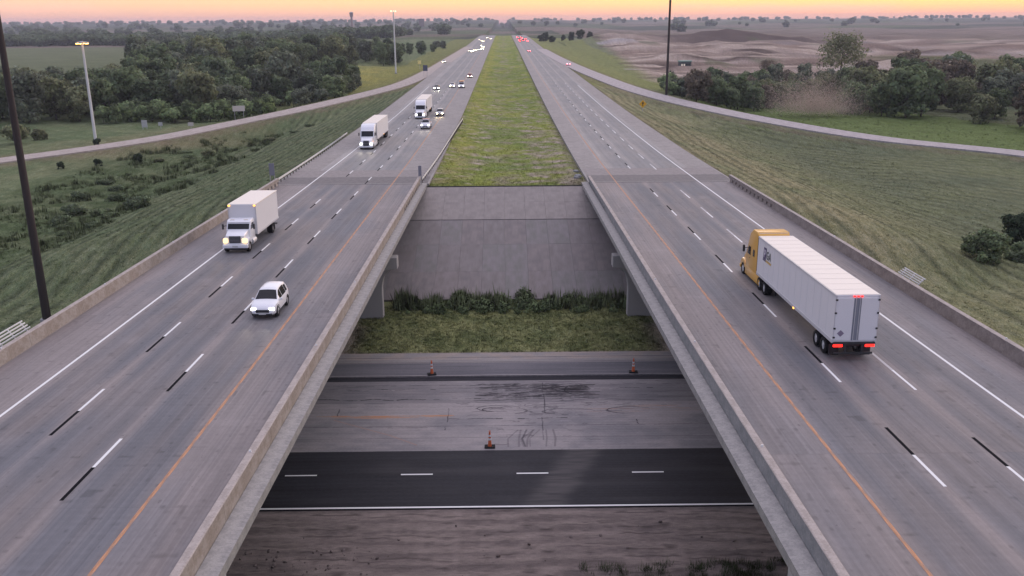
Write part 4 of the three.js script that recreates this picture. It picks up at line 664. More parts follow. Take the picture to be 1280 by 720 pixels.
function car(name, label, x, d, side, body, { kind = 'suv', group, head = V.headWhite, tail = V.tail, lit = 1, category = 'car' } = {}) {
  const o = thing(name, label, category, [0, 0, 0], 0, group);
  const S = { suv: { L: 4.4, top: [[-2.2, 0.9], [-2.14, 1.08], [-1.92, 1.4], [-1.72, 1.585], [-0.9, 1.655], [0.0, 1.64], [0.32, 1.57], [1.02, 1.06], [1.75, 0.93], [2.05, 0.8], [2.2, 0.58]], H: 1.66, belt: [[-2.2, 1.0], [0.9, 0.96], [2.2, 0.86]], half: [[-2.2, 0.74], [-1.9, 0.87], [-1, 0.92], [1.2, 0.91], [1.9, 0.84], [2.12, 0.74], [2.2, 0.64]], roofHalf: 0.6, r: 0.36, axle: [1.32, -1.34], ws: [0.36, 1.0], sw: [[-1.05, -0.1], [-0.02, 0.62]] , rear: [-2.1, -1.75], qw: [-1.62, -1.12] },
    sedan: { L: 4.7, top: [[-2.35, 0.78], [-2.25, 1.0], [-1.6, 1.08], [-0.95, 1.4], [-0.2, 1.45], [0.3, 1.4], [1.05, 0.98], [1.8, 0.86], [2.2, 0.72], [2.35, 0.5]], H: 1.46, belt: [[-2.35, 0.95], [2.35, 0.8]], half: [[-2.35, 0.76], [-2, 0.88], [1.4, 0.9], [2.1, 0.82], [2.35, 0.62]], roofHalf: 0.58, r: 0.33, axle: [1.42, -1.4], ws: [0.34, 1.02], sw: [[-0.95, -0.12], [-0.04, 0.6]], rear: [-1.55, -1.0], qw: null },
    van: { L: 5.4, top: [[-2.7, 1.0], [-2.66, 1.9], [-2.4, 2.02], [0.6, 2.02], [1.0, 1.9], [1.75, 1.2], [2.4, 1.02], [2.62, 0.8], [2.7, 0.55]], H: 2.03, belt: [[-2.7, 1.12], [2.7, 0.95]], half: [[-2.7, 0.94], [-2.3, 0.98], [2, 0.97], [2.5, 0.88], [2.7, 0.76]], roofHalf: 0.84, r: 0.38, axle: [1.75, -1.6], ws: [1.05, 1.72], sw: [[0.35, 1.2]], rear: null, qw: null },
    pickup: { L: 5.6, top: [[-2.8, 1.05], [-0.75, 1.06], [-0.72, 1.75], [-0.5, 1.86], [0.6, 1.86], [0.8, 1.8], [1.35, 1.22], [2.4, 1.12], [2.7, 0.95], [2.8, 0.6]], H: 1.87, belt: [[-2.8, 1.08], [2.8, 1.0]], half: [[-2.8, 0.94], [2.2, 0.96], [2.6, 0.9], [2.8, 0.8]], roofHalf: 0.68, r: 0.4, axle: [1.8, -1.75], ws: [0.84, 1.32], sw: [[-0.55, 0.1], [0.16, 0.78]], rear: null, qw: null } }[kind];
  const hl = S.L / 2, ring = carShape({ ...S, bottom: [[-hl, 0.42], [-hl + 0.3, 0.27], [hl - 0.3, 0.27], [hl, 0.36]] });
  const b = mesh('body', carBody(ring, -hl, hl, 44), body, o);
  mesh('windscreen', topPatch(ring, S.ws[0], S.ws[1], 0.97, 0.012, 0.8), V.glass, o);
  if (S.rear) mesh('rear_window', topPatch(ring, S.rear[0], S.rear[1], 0.93, 0.012, -0.8), V.glass, o);
  for (const s of [-1, 1]) {
    for (const [a, c] of S.sw) mesh('side_window', sidePatch(ring, a, c, 5, 6, 0.08, 0.9, 0.008, s), V.glass, o);
    if (S.qw) mesh('side_window', sidePatch(ring, S.qw[0], S.qw[1], 5, 6, 0.12, 0.85, 0.008, s), V.glass, o);
    for (const z of S.axle) { wheel(o, S.r, 0.22, s * (interp(S.half, z) - 0.1), z); mesh('wheel_arch', new THREE.TorusGeometry(S.r + 0.035, 0.035, 6, 18, Math.PI).rotateY(Math.PI / 2).translate(s * (interp(S.half, z) - 0.012), S.r, z), V.trim, b); }
    const hz = hl - 0.16, hx = interp(S.half, hz) * 0.80, hy = interp(S.top, hz) - 0.12;
    mesh('headlight', rbox(0.36, 0.17, 0.22, 0.05, s * hx, hy, hz - 0.0).rotateY(0), lit ? head : V.chrome, o);
    mesh('tail_light', rbox(0.3, 0.16, 0.12, 0.04, s * interp(S.half, -hl + 0.06) * 0.85, 0.88, -hl + 0.03), side > 0 ? tail : V.red, o);
    mesh('mirror', rbox(0.2, 0.14, 0.12, 0.04, s * (interp(S.half, 0.8) + 0.08), interp(S.belt, 0.8) + 0.06, S.ws[1] - 0.28), body, o);
  }
  mesh('grille', rbox(0.95, 0.2, 0.08, 0.03, 0, 0.56, hl - 0.03), V.trim, o);
  mesh('bumper', rbox(1.3, 0.14, 0.12, 0.04, 0, 0.34, hl - 0.02), V.trim, o); mesh('number_plate', box(0.5, 0.14, 0.02, 0, 0.42, hl + 0.045), V.plate, o);
  return setOnRoad(o, x, d, side);
}
function beams(o, hx, hy, hz, power, colour) { for (const s of [-1, 1]) { const l = new THREE.SpotLight(colour, power, 60, 0.3, 0.7, 2); l.position.set(s * hx, hy, hz); l.target.position.set(s * hx, hy - 1.6, hz + 14); l.castShadow = true; l.shadow.radius = 3; o.add(l, l.target); l.name = 'headlight_beam'; l.target.name = 'headlight_aim'; } }
// side outline [[z, y]] pushed out across the width; front edge may be drawn in
function prism(poly, w, bevel = 0.04, taper = 0, zf = 1) {
  const g = new THREE.ExtrudeGeometry(new THREE.Shape(poly.map(([z, y]) => new THREE.Vector2(z, y))), { depth: w - 2 * bevel, bevelEnabled: true, bevelSize: bevel * 0.9, bevelThickness: bevel, bevelSegments: 2, steps: 1 }).translate(0, 0, -(w - 2 * bevel) / 2).rotateY(-Math.PI / 2);   // shape x -> z
  if (taper) { g.computeBoundingBox(); const { min, max } = g.boundingBox, p = g.attributes.position; for (let i = 0; i < p.count; i++) { const t = (p.getZ(i) - min.z) / (max.z - min.z); p.setX(i, p.getX(i) * (1 - taper * Math.max(0, t))); } }
  return toCreasedNormals(g, 0.5);
}
// long-nosed tractor; z = 0 at the back of the sleeper
function tractor(o, z0, body, lampMat, { tall = 3.95, stacks = true } = {}) {
  const at = (g) => (Array.isArray(g) ? join(g) : g).translate(0, 0, z0), P = (name, g, m, parent = o) => mesh(name, at(g), m, parent);
  const cab = P('cab', prism([[0, 0.95], [0, tall - 0.2], [0.22, tall], [1.35, tall - 0.03], [2.05, tall - 0.42], [2.5, 2.95], [3.02, 1.98], [3.02, 0.95]], 2.42, 0.09), body);
  P('hood', prism([[2.95, 0.85], [2.95, 1.98], [3.9, 1.78], [4.5, 1.5], [4.72, 1.2], [4.78, 0.75]], 2.02, 0.1, 0.13), body);
  P('windscreen', prism([[2.57, 2.9], [3.03, 2.06], [3.06, 2.1], [2.61, 2.93]], 2.1, 0.01), V.glass);
  P('roof_cap', prism([[0.1, tall], [0.3, tall + 0.05], [1.3, tall + 0.02], [2.0, tall - 0.4], [1.9, tall - 0.42], [1.2, tall - 0.1]], 2.2, 0.03), V.roof, cab); P('visor', prism([[2.3, 3.12], [2.62, 2.98], [2.66, 3.02], [2.34, 3.2]], 2.15, 0.015), body, cab);
  P('grille', prism([[4.6, 0.72], [4.6, 1.5], [4.74, 1.44], [4.92, 1.15], [4.95, 0.72]], 1.0, 0.04), V.trim); P('grille_bars', [0.82, 0.96, 1.1].map((y) => box(0.86, 0.02, 0.03, 0, y, 4.955)), V.rim);
  P('bumper', rbox(2.35, 0.34, 0.3, 0.08, 0, 0.54, 4.8), body); P('lower_valance', rbox(2.1, 0.2, 0.24, 0.05, 0, 0.32, 4.74), V.trim);
  for (const s of [-1, 1]) {
    P('headlight', rbox(0.38, 0.34, 0.3, 0.08, s * 0.84, 1.0, 4.72), lampMat); P('fender', prism([[3.15, 0.75], [3.25, 1.1], [3.6, 1.28], [4.2, 1.28], [4.55, 1.0], [4.62, 0.75], [4.35, 0.75], [4.1, 1.02], [3.65, 1.02], [3.4, 0.75]], 0.42, 0.03).translate(s * 0.98, 0, 0), body);
    P('side_window', prism([[1.75, 2.1], [1.75, 2.75], [2.35, 2.75], [2.68, 2.1]], 0.02, 0.004).translate(s * 1.22, 0, 0), V.glass); P('sleeper_window', rbox(0.02, 0.55, 0.4, 0.008, s * 1.225, 2.45, 0.85), V.glass); P('side_extender', prism([[-0.32, 1.0], [-0.32, tall - 0.3], [0.02, tall - 0.15], [0.02, 1.0]], 0.05, 0.01).translate(s * 1.17, 0, 0), V.trim);
    P('mirror', [rbox(0.16, 0.55, 0.22, 0.05, s * 1.5, 2.45, 2.75), bar([s * 1.2, 2.5, 2.6], [s * 1.5, 2.5, 2.75], 0.03)], V.trim); P('side_fairing', prism([[-0.9, 0.35], [-0.9, 0.98], [3.05, 0.98], [3.05, 0.35]], 0.12, 0.03).translate(s * 1.16, 0, 0), body);
    P('door_handle', rbox(0.03, 0.04, 0.16, 0.01, s * 1.225, 1.85, 1.9), V.trim); P('marker_light', box(0.06, 0.09, 0.14, s * 1.02, 1.25, 3.2), V.amber);
    wheel(o, 0.52, 0.32, s * 1.02, z0 + 3.88, V.aluminium); for (const z of [-1.0, -2.3]) wheel(o, 0.52, 0.55, s * 0.95, z0 + z, V.aluminium);
  }
  P('chassis', [box(0.9, 0.28, 7.2, 0, 0.85, 0.8)], V.frame); P('fifth_wheel', rbox(1.1, 0.12, 1.2, 0.03, 0, 1.08, -1.6), V.frame);
  return cab;
}
function trailer(o, L, { tails = false, logo = null } = {}) {      // z = 0 at the rear doors
  const y0 = 1.18, y1 = 4.08, w = 2.58, b = mesh('trailer_body', rbox(w, y1 - y0, L, 0.03, 0, (y0 + y1) / 2, L / 2), V.boxWhite, o);
  mesh('trailer_roof', rbox(w - 0.06, 0.035, L - 0.08, 0.012, 0, y1 + 0.012, L / 2), V.roof, o); for (let z = 1.2; z < L; z += 1.22) mesh('roof_bow', box(w - 0.1, 0.012, 0.07, 0, y1 + 0.034, z), V.roof, b);
  for (const s of [-1, 1]) { mesh('top_rail', box(0.03, 0.12, L, s * (w / 2 + 0.006), y1 - 0.05, L / 2), V.aluminium, b); mesh('bottom_rail', box(0.04, 0.2, L, s * (w / 2 + 0.008), y0 + 0.06, L / 2), V.aluminium, b); for (let z = 1.22; z < L - 0.4; z += 1.22) mesh('panel_seam', box(0.012, y1 - y0 - 0.35, 0.03, s * (w / 2 + 0.004), (y0 + y1) / 2 + 0.03, z), V.boxWhite, b); }
  for (const s of [-1, 1]) {
    const d = mesh('rear_door', rbox(1.02, y1 - y0 - 0.3, 0.05, 0.012, s * 0.73, (y0 + y1) / 2 - 0.02, -0.02), V.boxWhite, o);
    for (const y of [1.5, 2.05, 3.0, 3.8]) mesh('hinge', box(0.12, 0.1, 0.06, s * 1.24, y, -0.045), V.trim, d); mesh('lock_rod', bar([s * 0.12, y0 + 0.1, -0.06], [s * 0.12, y1 - 0.15, -0.06], 0.022), V.aluminium, d); mesh('corner_post', box(0.09, y1 - y0, 0.06, s * 1.245, (y0 + y1) / 2, -0.01), V.aluminium, o);
    mesh('tail_light', rbox(0.56, 0.2, 0.07, 0.03, s * 0.95, 1.0, -0.03), tails ? V.tail : V.red, o); mesh('mud_flap', box(0.6, 0.7, 0.02, s * 0.95, 0.55, 0.55), V.trim, o);
    mesh('side_marker', box(0.04, 0.1, 0.2, s * (w / 2 + 0.03), 1.16, L * 0.44), V.amber, o); for (const z of [1.55, 2.85]) wheel(o, 0.51, 0.55, s * 0.98, z, V.aluminium);
    mesh('landing_leg', bar([s * 0.7, 0.3, L - 3.2], [s * 0.7, 1.15, L - 3.2], 0.06), V.frame, o);
  }
  mesh('door_channel', rbox(0.42, y1 - y0 - 0.32, 0.04, 0.01, 0, (y0 + y1) / 2 - 0.02, -0.018), V.doorGrey, o);
  for (const x of [-0.22, 0, 0.22]) mesh('top_light', rbox(0.13, 0.09, 0.06, 0.02, x, y1 - 0.06, -0.04), tails ? V.tail : V.red, o);
  mesh('underride_guard', [box(2.3, 0.1, 0.1, 0, 0.52, 0.0), box(0.1, 0.55, 0.1, -0.5, 0.8, 0.02), box(0.1, 0.55, 0.1, 0.5, 0.8, 0.02)], V.frame, o); mesh('rear_bumper_step', rbox(2.5, 0.16, 0.14, 0.03, 0, 1.14, 0.0), V.frame, o);
  mesh('bogie', [box(1.1, 0.3, 3.4, 0, 0.9, 2.2), box(0.9, 0.22, L - 4, 0, 1.06, L / 2 + 1)], V.frame, o);
  if (logo) for (const s of [1]) mesh('logo', new THREE.PlaneGeometry(2.5, 1.6).rotateY(s * Math.PI / 2).translate(s * (w / 2 + 0.016), 3.05, L - 2.6), logo, o);
  return b;
}
// the yellow tractor with a white trailer, driving away
{
  const cv = document.createElement('canvas'); cv.width = 256; cv.height = 160; const q = cv.getContext('2d'); q.clearRect(0, 0, 256, 160);
  q.save(); q.transform(1, 0, -0.12, 1, 18, 0); q.fillStyle = '#4c4668'; q.fillRect(8, 22, 70, 92); q.fillStyle = '#c9c6cf'; q.font = 'bold 84px sans-serif'; q.fillText('P', 14, 98); q.fillStyle = '#4d5450'; q.fillText('GA', 84, 98); q.fillStyle = '#c8a558'; q.fillRect(84, 108, 134, 16); q.fillStyle = '#57506a'; q.fillRect(4, 116, 80, 8); q.restore();
  const tx = new THREE.CanvasTexture(cv); tx.colorSpace = THREE.SRGBColorSpace;
  const o = thing('articulated_truck', 'yellow sleeper tractor pulling a long white box trailer away over the bridge', 'truck');
  trailer(o, 16.3, { tails: true, logo: new THREE.MeshStandardMaterial({ map: tx, transparent: true, alphaTest: 0.4, roughness: 0.5 }) }); tractor(o, 16.75, V.gold, V.head, { tall: 4.2 });
  // hazard placard on the left door
  mesh('placard', new THREE.PlaneGeometry(0.3, 0.3).rotateZ(Math.PI / 4).rotateY(Math.PI).translate(0.86, 1.75, -0.052), std([0.22, 0.18, 0.24], 0.6), o);
  setOnRoad(o, 20.58, 49.3, 1); o.rotation.x *= 1;
}
// oncoming articulated trucks
function semi(label, x, dFront, lamp, opt) { const o = thing('articulated_truck', label, 'truck'); const L = 15.6; trailer(o, L); tractor(o, L + 0.5, V.white, lamp, opt); setOnRoad(o, x, dFront + L + 5.3, -1); return o; }
const semiA = semi('white articulated truck driving on the edge line, ahead of the other white articulated truck', -24.1, 156.6, V.headWhite, { tall: 4.0 }); beams(semiA, 0.86, 1.0, 21.3, 14, 0xfff0d8);
const semiB = semi('white articulated truck in the middle lane, beside the red-and-white pickup', -19.55, 210.8, V.headWhite, { tall: 3.95 });
// white box truck with a bonnet
{
  const o = thing('box_truck', 'white bonneted box truck with yellow headlights, straddling the white edge line', 'truck');
  const L = 8.0, w = 2.56, y0 = 1.12, y1 = 3.93;                     // box from z = 0 (rear) to L
  const b = mesh('cargo_box', rbox(w, y1 - y0, L, 0.04, 0, (y0 + y1) / 2, L / 2), V.boxWhite, o); mesh('box_roof', rbox(w - 0.1, 0.03, L - 0.1, 0.012, 0, y1 + 0.008, L / 2), V.roof, o);
  for (const s of [-1, 1]) { mesh('corner_rail', rbox(0.1, 0.1, L + 0.02, 0.03, s * (w / 2 - 0.02), y1 - 0.02, L / 2), V.roof, b); mesh('bottom_rail', box(0.05, 0.16, L, s * (w / 2 + 0.006), y0 + 0.05, L / 2), V.aluminium, b); mesh('clearance_light', rbox(0.2, 0.14, 0.1, 0.04, s * (w / 2 - 0.1), y1 - 0.1, L + 0.03), V.amber, o); mesh('front_corner_post', rbox(0.12, y1 - y0, 0.12, 0.04, s * (w / 2 - 0.03), (y0 + y1) / 2, L - 0.01), V.aluminium, b); }
  mesh('rear_door', rbox(w - 0.3, y1 - y0 - 0.3, 0.05, 0.01, 0, (y0 + y1) / 2, -0.02), V.aluminium, o);
  const z = L + 0.18; const cab = mesh('cab', prism([[z, 0.9], [z, 2.55], [z + 0.15, 2.68], [z + 0.9, 2.64], [z + 1.05, 2.56], [z + 1.45, 1.86], [z + 1.45, 0.9]], 2.2, 0.08), V.white, o);
  mesh('hood', prism([[z + 1.4, 0.8], [z + 1.4, 1.84], [z + 2.3, 1.66], [z + 2.62, 1.5], [z + 2.7, 0.8]], 1.9, 0.1, 0.1), V.white, o);
  mesh('windscreen', prism([[z + 1.1, 2.5], [z + 1.45, 1.92], [z + 1.49, 1.95], [z + 1.14, 2.52]], 1.95, 0.01), V.glass, o); mesh('sun_visor', prism([[z + 0.95, 2.6], [z + 1.22, 2.5], [z + 1.22, 2.54], [z + 0.95, 2.7]], 2.0, 0.01), V.white, o);
  mesh('grille', rbox(1.05, 0.62, 0.12, 0.05, 0, 1.24, z + 2.78), V.trim, o); mesh('grille_bars', [1.06, 1.18, 1.3, 1.42].map((y) => box(0.96, 0.02, 0.03, 0, y, z + 2.845)), V.rim, o); mesh('bumper', rbox(2.3, 0.34, 0.3, 0.07, 0, 0.62, z + 2.74), V.white, o); mesh('lower_valance', rbox(2.0, 0.2, 0.2, 0.05, 0, 0.38, z + 2.66), V.trim, o); mesh('number_plate', box(0.5, 0.16, 0.02, 0, 0.62, z + 2.9), V.plate, o);
  for (const s of [-1, 1]) {
    mesh('headlight', rbox(0.46, 0.42, 0.22, 0.1, s * 0.86, 1.12, z + 2.72), V.headYellow || (V.headYellow = glow(1.0, 0.66, 0.26, 2.2)), o); mesh('fender', prism([[z + 1.45, 0.75], [z + 1.6, 1.15], [z + 1.9, 1.28], [z + 2.35, 1.25], [z + 2.66, 0.95], [z + 2.66, 0.75], [z + 2.45, 0.75], [z + 2.25, 1.02], [z + 1.9, 1.02], [z + 1.7, 0.75]], 0.36, 0.03).translate(s * 0.97, 0, 0), V.white, o);
    mesh('side_window', prism([[z + 0.35, 1.9], [z + 0.35, 2.42], [z + 0.95, 2.42], [z + 1.22, 1.9]], 0.02, 0.004).translate(s * 1.11, 0, 0), V.glass, o); mesh('mirror', [rbox(0.14, 0.5, 0.2, 0.04, s * 1.42, 2.15, z + 1.35), bar([s * 1.1, 2.2, z + 1.2], [s * 1.42, 2.2, z + 1.35], 0.03)], V.trim, o); mesh('cab_light', rbox(0.42, 0.1, 0.1, 0.03, s * 0.62, 2.7, z + 0.95), V.roof, o);
    wheel(o, 0.48, 0.3, s * 0.98, z + 2.06, V.rim); wheel(o, 0.48, 0.55, s * 0.95, 2.1, V.rim); mesh('fuel_tank', new THREE.CylinderGeometry(0.3, 0.3, 1.1, 16).rotateX(Math.PI / 2).translate(s * 0.95, 0.72, z + 0.6), V.aluminium, o); mesh('mud_flap', box(0.55, 0.5, 0.02, s * 0.95, 0.5, 1.4), V.trim, o); mesh('tail_light', box(0.2, 0.14, 0.05, s * 1.0, 0.95, -0.03), V.red, o);
  }
  mesh('chassis', [box(0.9, 0.26, 10.2, 0, 0.88, 5.2)], V.frame, o); mesh('rear_bumper', box(2.2, 0.12, 0.12, 0, 0.55, 0.0), V.frame, o);
  setOnRoad(o, -24.42, 89.6, -1); beams(o, 0.83, 1.1, z + 2.8, 10, 0xffcf90);
}
// cars and pickups
const suv = car('hatchback', 'white hatchback with lit headlights in the lane next to the orange line', -16.78, 60.75, -1, V.white, { kind: 'suv', head: V.headWhite }); suv.scale.set(1.0, 1.06, 1.0); beams(suv, 0.62, 0.72, 2.25, 7, 0xfff0dc);
const pk = car('pickup', 'red-and-white pickup just ahead of the articulated truck in the middle lane', -16.5, 191.5, -1, V.white, { kind: 'pickup', head: V.headWhite, category: 'pickup' }); mesh('cab_cover', rbox(1.5, 0.12, 1.2, 0.04, 0, 1.9, 0.05), V.red, pk); mesh('tonneau', rbox(1.7, 0.08, 1.9, 0.03, 0, 1.09, -1.8), V.red, pk); beams(pk, 0.7, 0.95, 2.95, 12, 0xfff0dc);
const cA = car('oncoming_car', 'silver car with glaring headlights following beside the articulated truck', -15.4, 219, -1, V.silver, { kind: 'suv', head: V.headStrong }); beams(cA, 0.62, 0.72, 2.25, 20, 0xffe2b0);
car('oncoming_car', 'dark car with dazzling headlights in the lane beside the white edge line', -22.3, 305, -1, V.black, { kind: 'sedan', head: glow(1, 0.9, 0.65, 260) });
car('oncoming_car', 'white car side by side with the orange-topped van', -17.6, 315, -1, V.white, { kind: 'sedan', head: V.headStrong });
{ const v = car('van', 'white van with an orange load on its roof beside the white car', -14.3, 312, -1, V.white, { kind: 'van', head: V.headWhite, category: 'van' }); mesh('roof_load', rbox(1.5, 0.35, 2.6, 0.08, 0, 2.2, -0.5), V.orange, v); }
car('oncoming_car', 'red car following behind the orange-topped van', -13.4, 366, -1, V.red, { kind: 'suv', head: V.headStrong });
[[-23.6, 655, 'sedan', V.black], [-20.2, 660, 'suv', V.silver], [-15.4, 690, 'suv', V.white], [-17.4, 770, 'van', V.white], [-19.5, 905, 'van', V.silver], [-13.2, 1010, 'sedan', V.white], [-21.5, 640, 'van', V.white], [-17.5, 680, 'sedan', V.silver], [-15.8, 730, 'van', V.white], [-23.0, 950, 'suv', V.white], [-18.5, 1060, 'van', V.black]].forEach(([x, d, k, m]) => car('distant_car', 'distant car with bright headlights in the pack coming over the crest', x, d, -1, m, { kind: k, head: V.headStrong, group: 'distant oncoming cars' }));
car('outbound_car', 'white car alone on the outbound carriageway far beyond the gore', 18.0, 640, 1, V.white, { kind: 'suv', tail: V.tailFar });
car('outbound_car', 'white car on the outer lane close to where the right slip road leaves', 32.2, 455, 1, V.white, { kind: 'sedan', tail: V.tailFar });
car('merging_car', 'white car on the left slip road running down beside the gore', -31.6, 492, -1, V.white, { kind: 'sedan', head: V.headStrong });
[[16.8, 905], [20.4, 930], [20.4, 1010], [16.7, 1040], [24.2, 980], [17.0, 960], [21.0, 1070], [24.0, 900], [17.2, 1100]].forEach(([x, d], i) => car('distant_tail', 'distant vehicle with red tail lights climbing to the crest', x, d, 1, [V.red, V.black, V.white, V.silver, V.black][i % 5], { kind: i % 2 ? 'van' : 'suv', tail: V.tailFar, group: 'distant outbound vehicles' }));

// ---------------------------------------------------------------- traffic cones
{
  const orange = std([0.62, 0.13, 0.04], 0.6), whiteBand = std([0.75, 0.74, 0.74], 0.5);
  const base = thing('traffic_cone', '', 'cone');
  mesh('base', rbox(0.72, 0.1, 0.5, 0.04, 0, 0.05, 0), M.rubber, base);
  const prof = (y0, y1, o = 0) => { const rad = (y) => 0.135 - 0.08 * y / 1.15 + o; return new THREE.LatheGeometry([[rad(y0), y0], [rad(y1), y1]].map(([a, b]) => new THREE.Vector2(a, b)), 16); };
  mesh('body', [prof(0.09, 1.12), new THREE.CylinderGeometry(0.055, 0.055, 0.05, 12).translate(0, 1.13, 0)], orange, base); for (const y of [0.55, 0.8]) mesh('band', prof(y, y + 0.15, 0.006), whiteBand, base);
  mesh('grip', new THREE.TorusGeometry(0.05, 0.016, 6, 12).translate(0, 1.2, 0), orange, base);
  base.position.set(-1.15, -9.515, -55.15); base.userData.label = 'tall orange cone standing at the edge of the fresh black asphalt';
  copyOf(base, [-6.1, -9.48, -68.25], 0.2, 'tall orange cone at the far dark trench, nearer the white hatchback\'s bridge'); copyOf(base, [10.5, -9.48, -68.3], -0.1, 'tall orange cone at the far dark trench, nearer the yellow truck\'s bridge');
}

// ---------------------------------------------------------------- masts, signs, rails
function mast(label, x, d, h, r0, r1, mat, lamp) {
  const y = ground(x, d), o = thing('light_mast', label, 'mast', [x, y - 0.2, -d]);
  mesh('pole', new THREE.CylinderGeometry(r1, r0, h, 16, 8).translate(0, h / 2, 0), mat, o); mesh('base_flange', new THREE.CylinderGeometry(r0 * 1.5, r0 * 1.6, 0.5, 16).translate(0, 0.35, 0), M.concrete, o);
  const ring = mesh('head_ring', new THREE.TorusGeometry(1.0, 0.07, 8, 24).rotateX(Math.PI / 2).translate(0, h - 0.2, 0), mat, o);
  for (let i = 0; i < 6; i++) { const a = i * Math.PI / 3 + 0.4, f = mesh('floodlight', rbox(0.46, 0.34, 0.46, 0.08, Math.cos(a) * 1.25, h - 0.35, Math.sin(a) * 1.25), M.steel, ring); mesh('lens', new THREE.CylinderGeometry(0.17, 0.19, 0.12, 12).translate(Math.cos(a) * 1.25, h - 0.58, Math.sin(a) * 1.25), lamp || M.whiteSteel, f); mesh('arm', bar([0, h - 0.3, 0], [Math.cos(a) * 1.05, h - 0.2, Math.sin(a) * 1.05], 0.04), mat, ring); }
  if (lamp) { const p = new THREE.PointLight(lamp.emissive, 60, 120, 2); p.position.set(0, h - 0.95, 0); p.castShadow = true; p.shadow.radius = 12; p.name = 'lamp_light'; o.add(p); }
  return o;
}
mast('tall dark brown mast rising beside the left bridge barrier', -44.4, 82.2, 42, 0.40, 0.2, M.darkSteel);
mast('pale mast with glowing orange lamps beyond the left slip road', -100.3, 221, 24.6, 0.36, 0.24, M.whiteSteel, glow(1.0, 0.5, 0.1, 14));
mast('slender pale mast with lit lamps on the grassy knoll', -53.2, 453.7, 30.4, 0.42, 0.3, M.whiteSteel, glow(1.0, 0.8, 0.45, 10));
mast('thin dark mast rising from the shrubs beside the right slip road', 53.0, 295.3, 42, 0.42, 0.3, M.darkSteel);
// guard rails
function guardRail(label, pts, mat) {
  const c = new THREE.CatmullRomCurve3(pts.map(([x, d]) => new THREE.Vector3(x, yr(d), -d))), n = 60, P0 = c.getPointAt(0), o = thing('guard_rail', label, 'guard rail', [P0.x, P0.y, P0.z]);
  const prof = [[-0.02, 0.45], [0.03, 0.5], [-0.02, 0.56], [-0.02, 0.62], [0.03, 0.68], [-0.02, 0.74]], rows = []; for (let i = 0; i <= n; i++) { const p = c.getPointAt(i / n).sub(P0); rows.push(prof.map(([a, b]) => [p.x + a, p.y + b, p.z])); } const back = rows.map((r) => r.map(([x, y, z]) => [x - 0.006, y, z]));
  mesh('rail', join([gridGeo(rows), gridGeo(back)]), mat, o); const L = c.getLength(); for (let s = 0.5; s < L; s += 1.9) { const p = c.getPointAt(s / L).sub(P0); mesh('post', box(0.12, 1.0, 0.15, p.x - 0.09, p.y + 0.22, p.z), M.darkPost || (M.darkPost = std([0.12, 0.10, 0.09], 0.9)), o); }
  return o;
}
guardRail('white guard rail along the outer shoulder behind the box truck', [[-30.45, 118.9], [-30.6, 140], [-30.8, 162], [-31.0, 178]], M.whiteSteel);
guardRail('guard rail between the oncoming carriageway and the median grass', [[-11.0, 118.9], [-10.5, 140], [-9.9, 175], [-9.3, 205]], M.whiteSteel);
// marker boards at the bridge ends
function board(label, x, d, h, w) { const o = thing('marker_board', label, 'sign', [x, yr(d), -d], 0, undefined); mesh('post', [bar([-w / 2 + 0.06, 0, 0], [-w / 2 + 0.06, h, 0], 0.05), bar([w / 2 - 0.06, 0, 0], [w / 2 - 0.06, h, 0], 0.05)], M.steel, o); mesh('panel', rbox(w, h * 0.52, 0.04, 0.015, 0, h * 0.73, 0.05), std([0.2, 0.2, 0.23], 0.6), o); return o; }
board('grey marker board on the outer barrier end behind the box truck', -30.62, 117.2, 3.1, 0.7); board('grey marker board on the barrier end beside the median guard rail', -11.15, 117.4, 2.6, 0.42);
// white sign frames hung on the outside of the bridges
function hungFrame(label, side, d0, d1, lift) {
  const dm = (d0 + d1) / 2, y = yr(dm), o = thing('sign_frame', label, 'sign frame', [side * 30.75, y, -dm]); const L = d1 - d0, sl = (yr(d1) - yr(d0)) / L;
  for (let i = 0; i < 5; i++) { const t = i / 4, g = rbox(0.05, 0.1, L, 0.02); g.applyMatrix4(new THREE.Matrix4().makeRotationX(Math.atan(sl))); mesh('slat', g.translate(side * (0.1 + 0.6 * t), 0.6 + lift * t, 0), M.whiteSteel, o); }
  for (let s = -L / 2 + 0.3; s <= L / 2; s += 1.5) mesh('bracket', bar([side * 0.06, 0.2 - sl * s, s], [side * 0.74, 0.62 + lift - sl * s, s], 0.05), M.whiteSteel, o);
  return o;
}
hungFrame('long white slatted sign frame hung outside the bridge near the dark brown mast', -1, 44, 55.2, 0.55); hungFrame('short white slatted sign frame hung outside the bridge beside the white trailer', 1, 63.7, 67.3, 0.45);
// roadside signs
function signOn(name, label, x, d, w, h, low, draw, face, mat, posts = 2) {
  const y = ground(x, d), o = thing(name, label, 'sign', [x, y - 0.2, -d], face); for (let i = 0; i < posts; i++) { const px = posts === 1 ? 0 : (i ? 0.36 : -0.36) * w; mesh('post', box(0.12, low + h + 0.1, 0.12, px, (low + h + 0.1) / 2, -0.09), M.steel, o); }
  mesh('panel', rbox(w, h, 0.05, 0.02, 0, low + h / 2 + 0.2, 0), mat, o); return o;
}
const signGrey = std([0.42, 0.42, 0.42], 0.6), signPale = std([0.5, 0.47, 0.42], 0.6), signYellow = std([0.72, 0.38, 0.02], 0.55);
signOn('guide_sign', 'pale two-post sign in front of the shrub thicket by the slip road', -73.6, 252, 3.3, 1.5, 2.2, null, 0.3, signPale);
signOn('road_sign', 'narrow pale sign pair beyond the slip road near the lit mast', -100.2, 252, 1.5, 2.0, 0.6, null, 0.2, signGrey); signOn('road_sign', 'small square pale sign between the narrow sign pair and the shrub thicket', -95, 250, 1.1, 1.0, 0.9, null, 0.2, signGrey, 1); signOn('road_sign', 'small pale sign at the kerb of the slip road below the shrub thicket', -82.5, 238, 1.4, 0.9, 0.8, null, 0.2, signPale, 1);
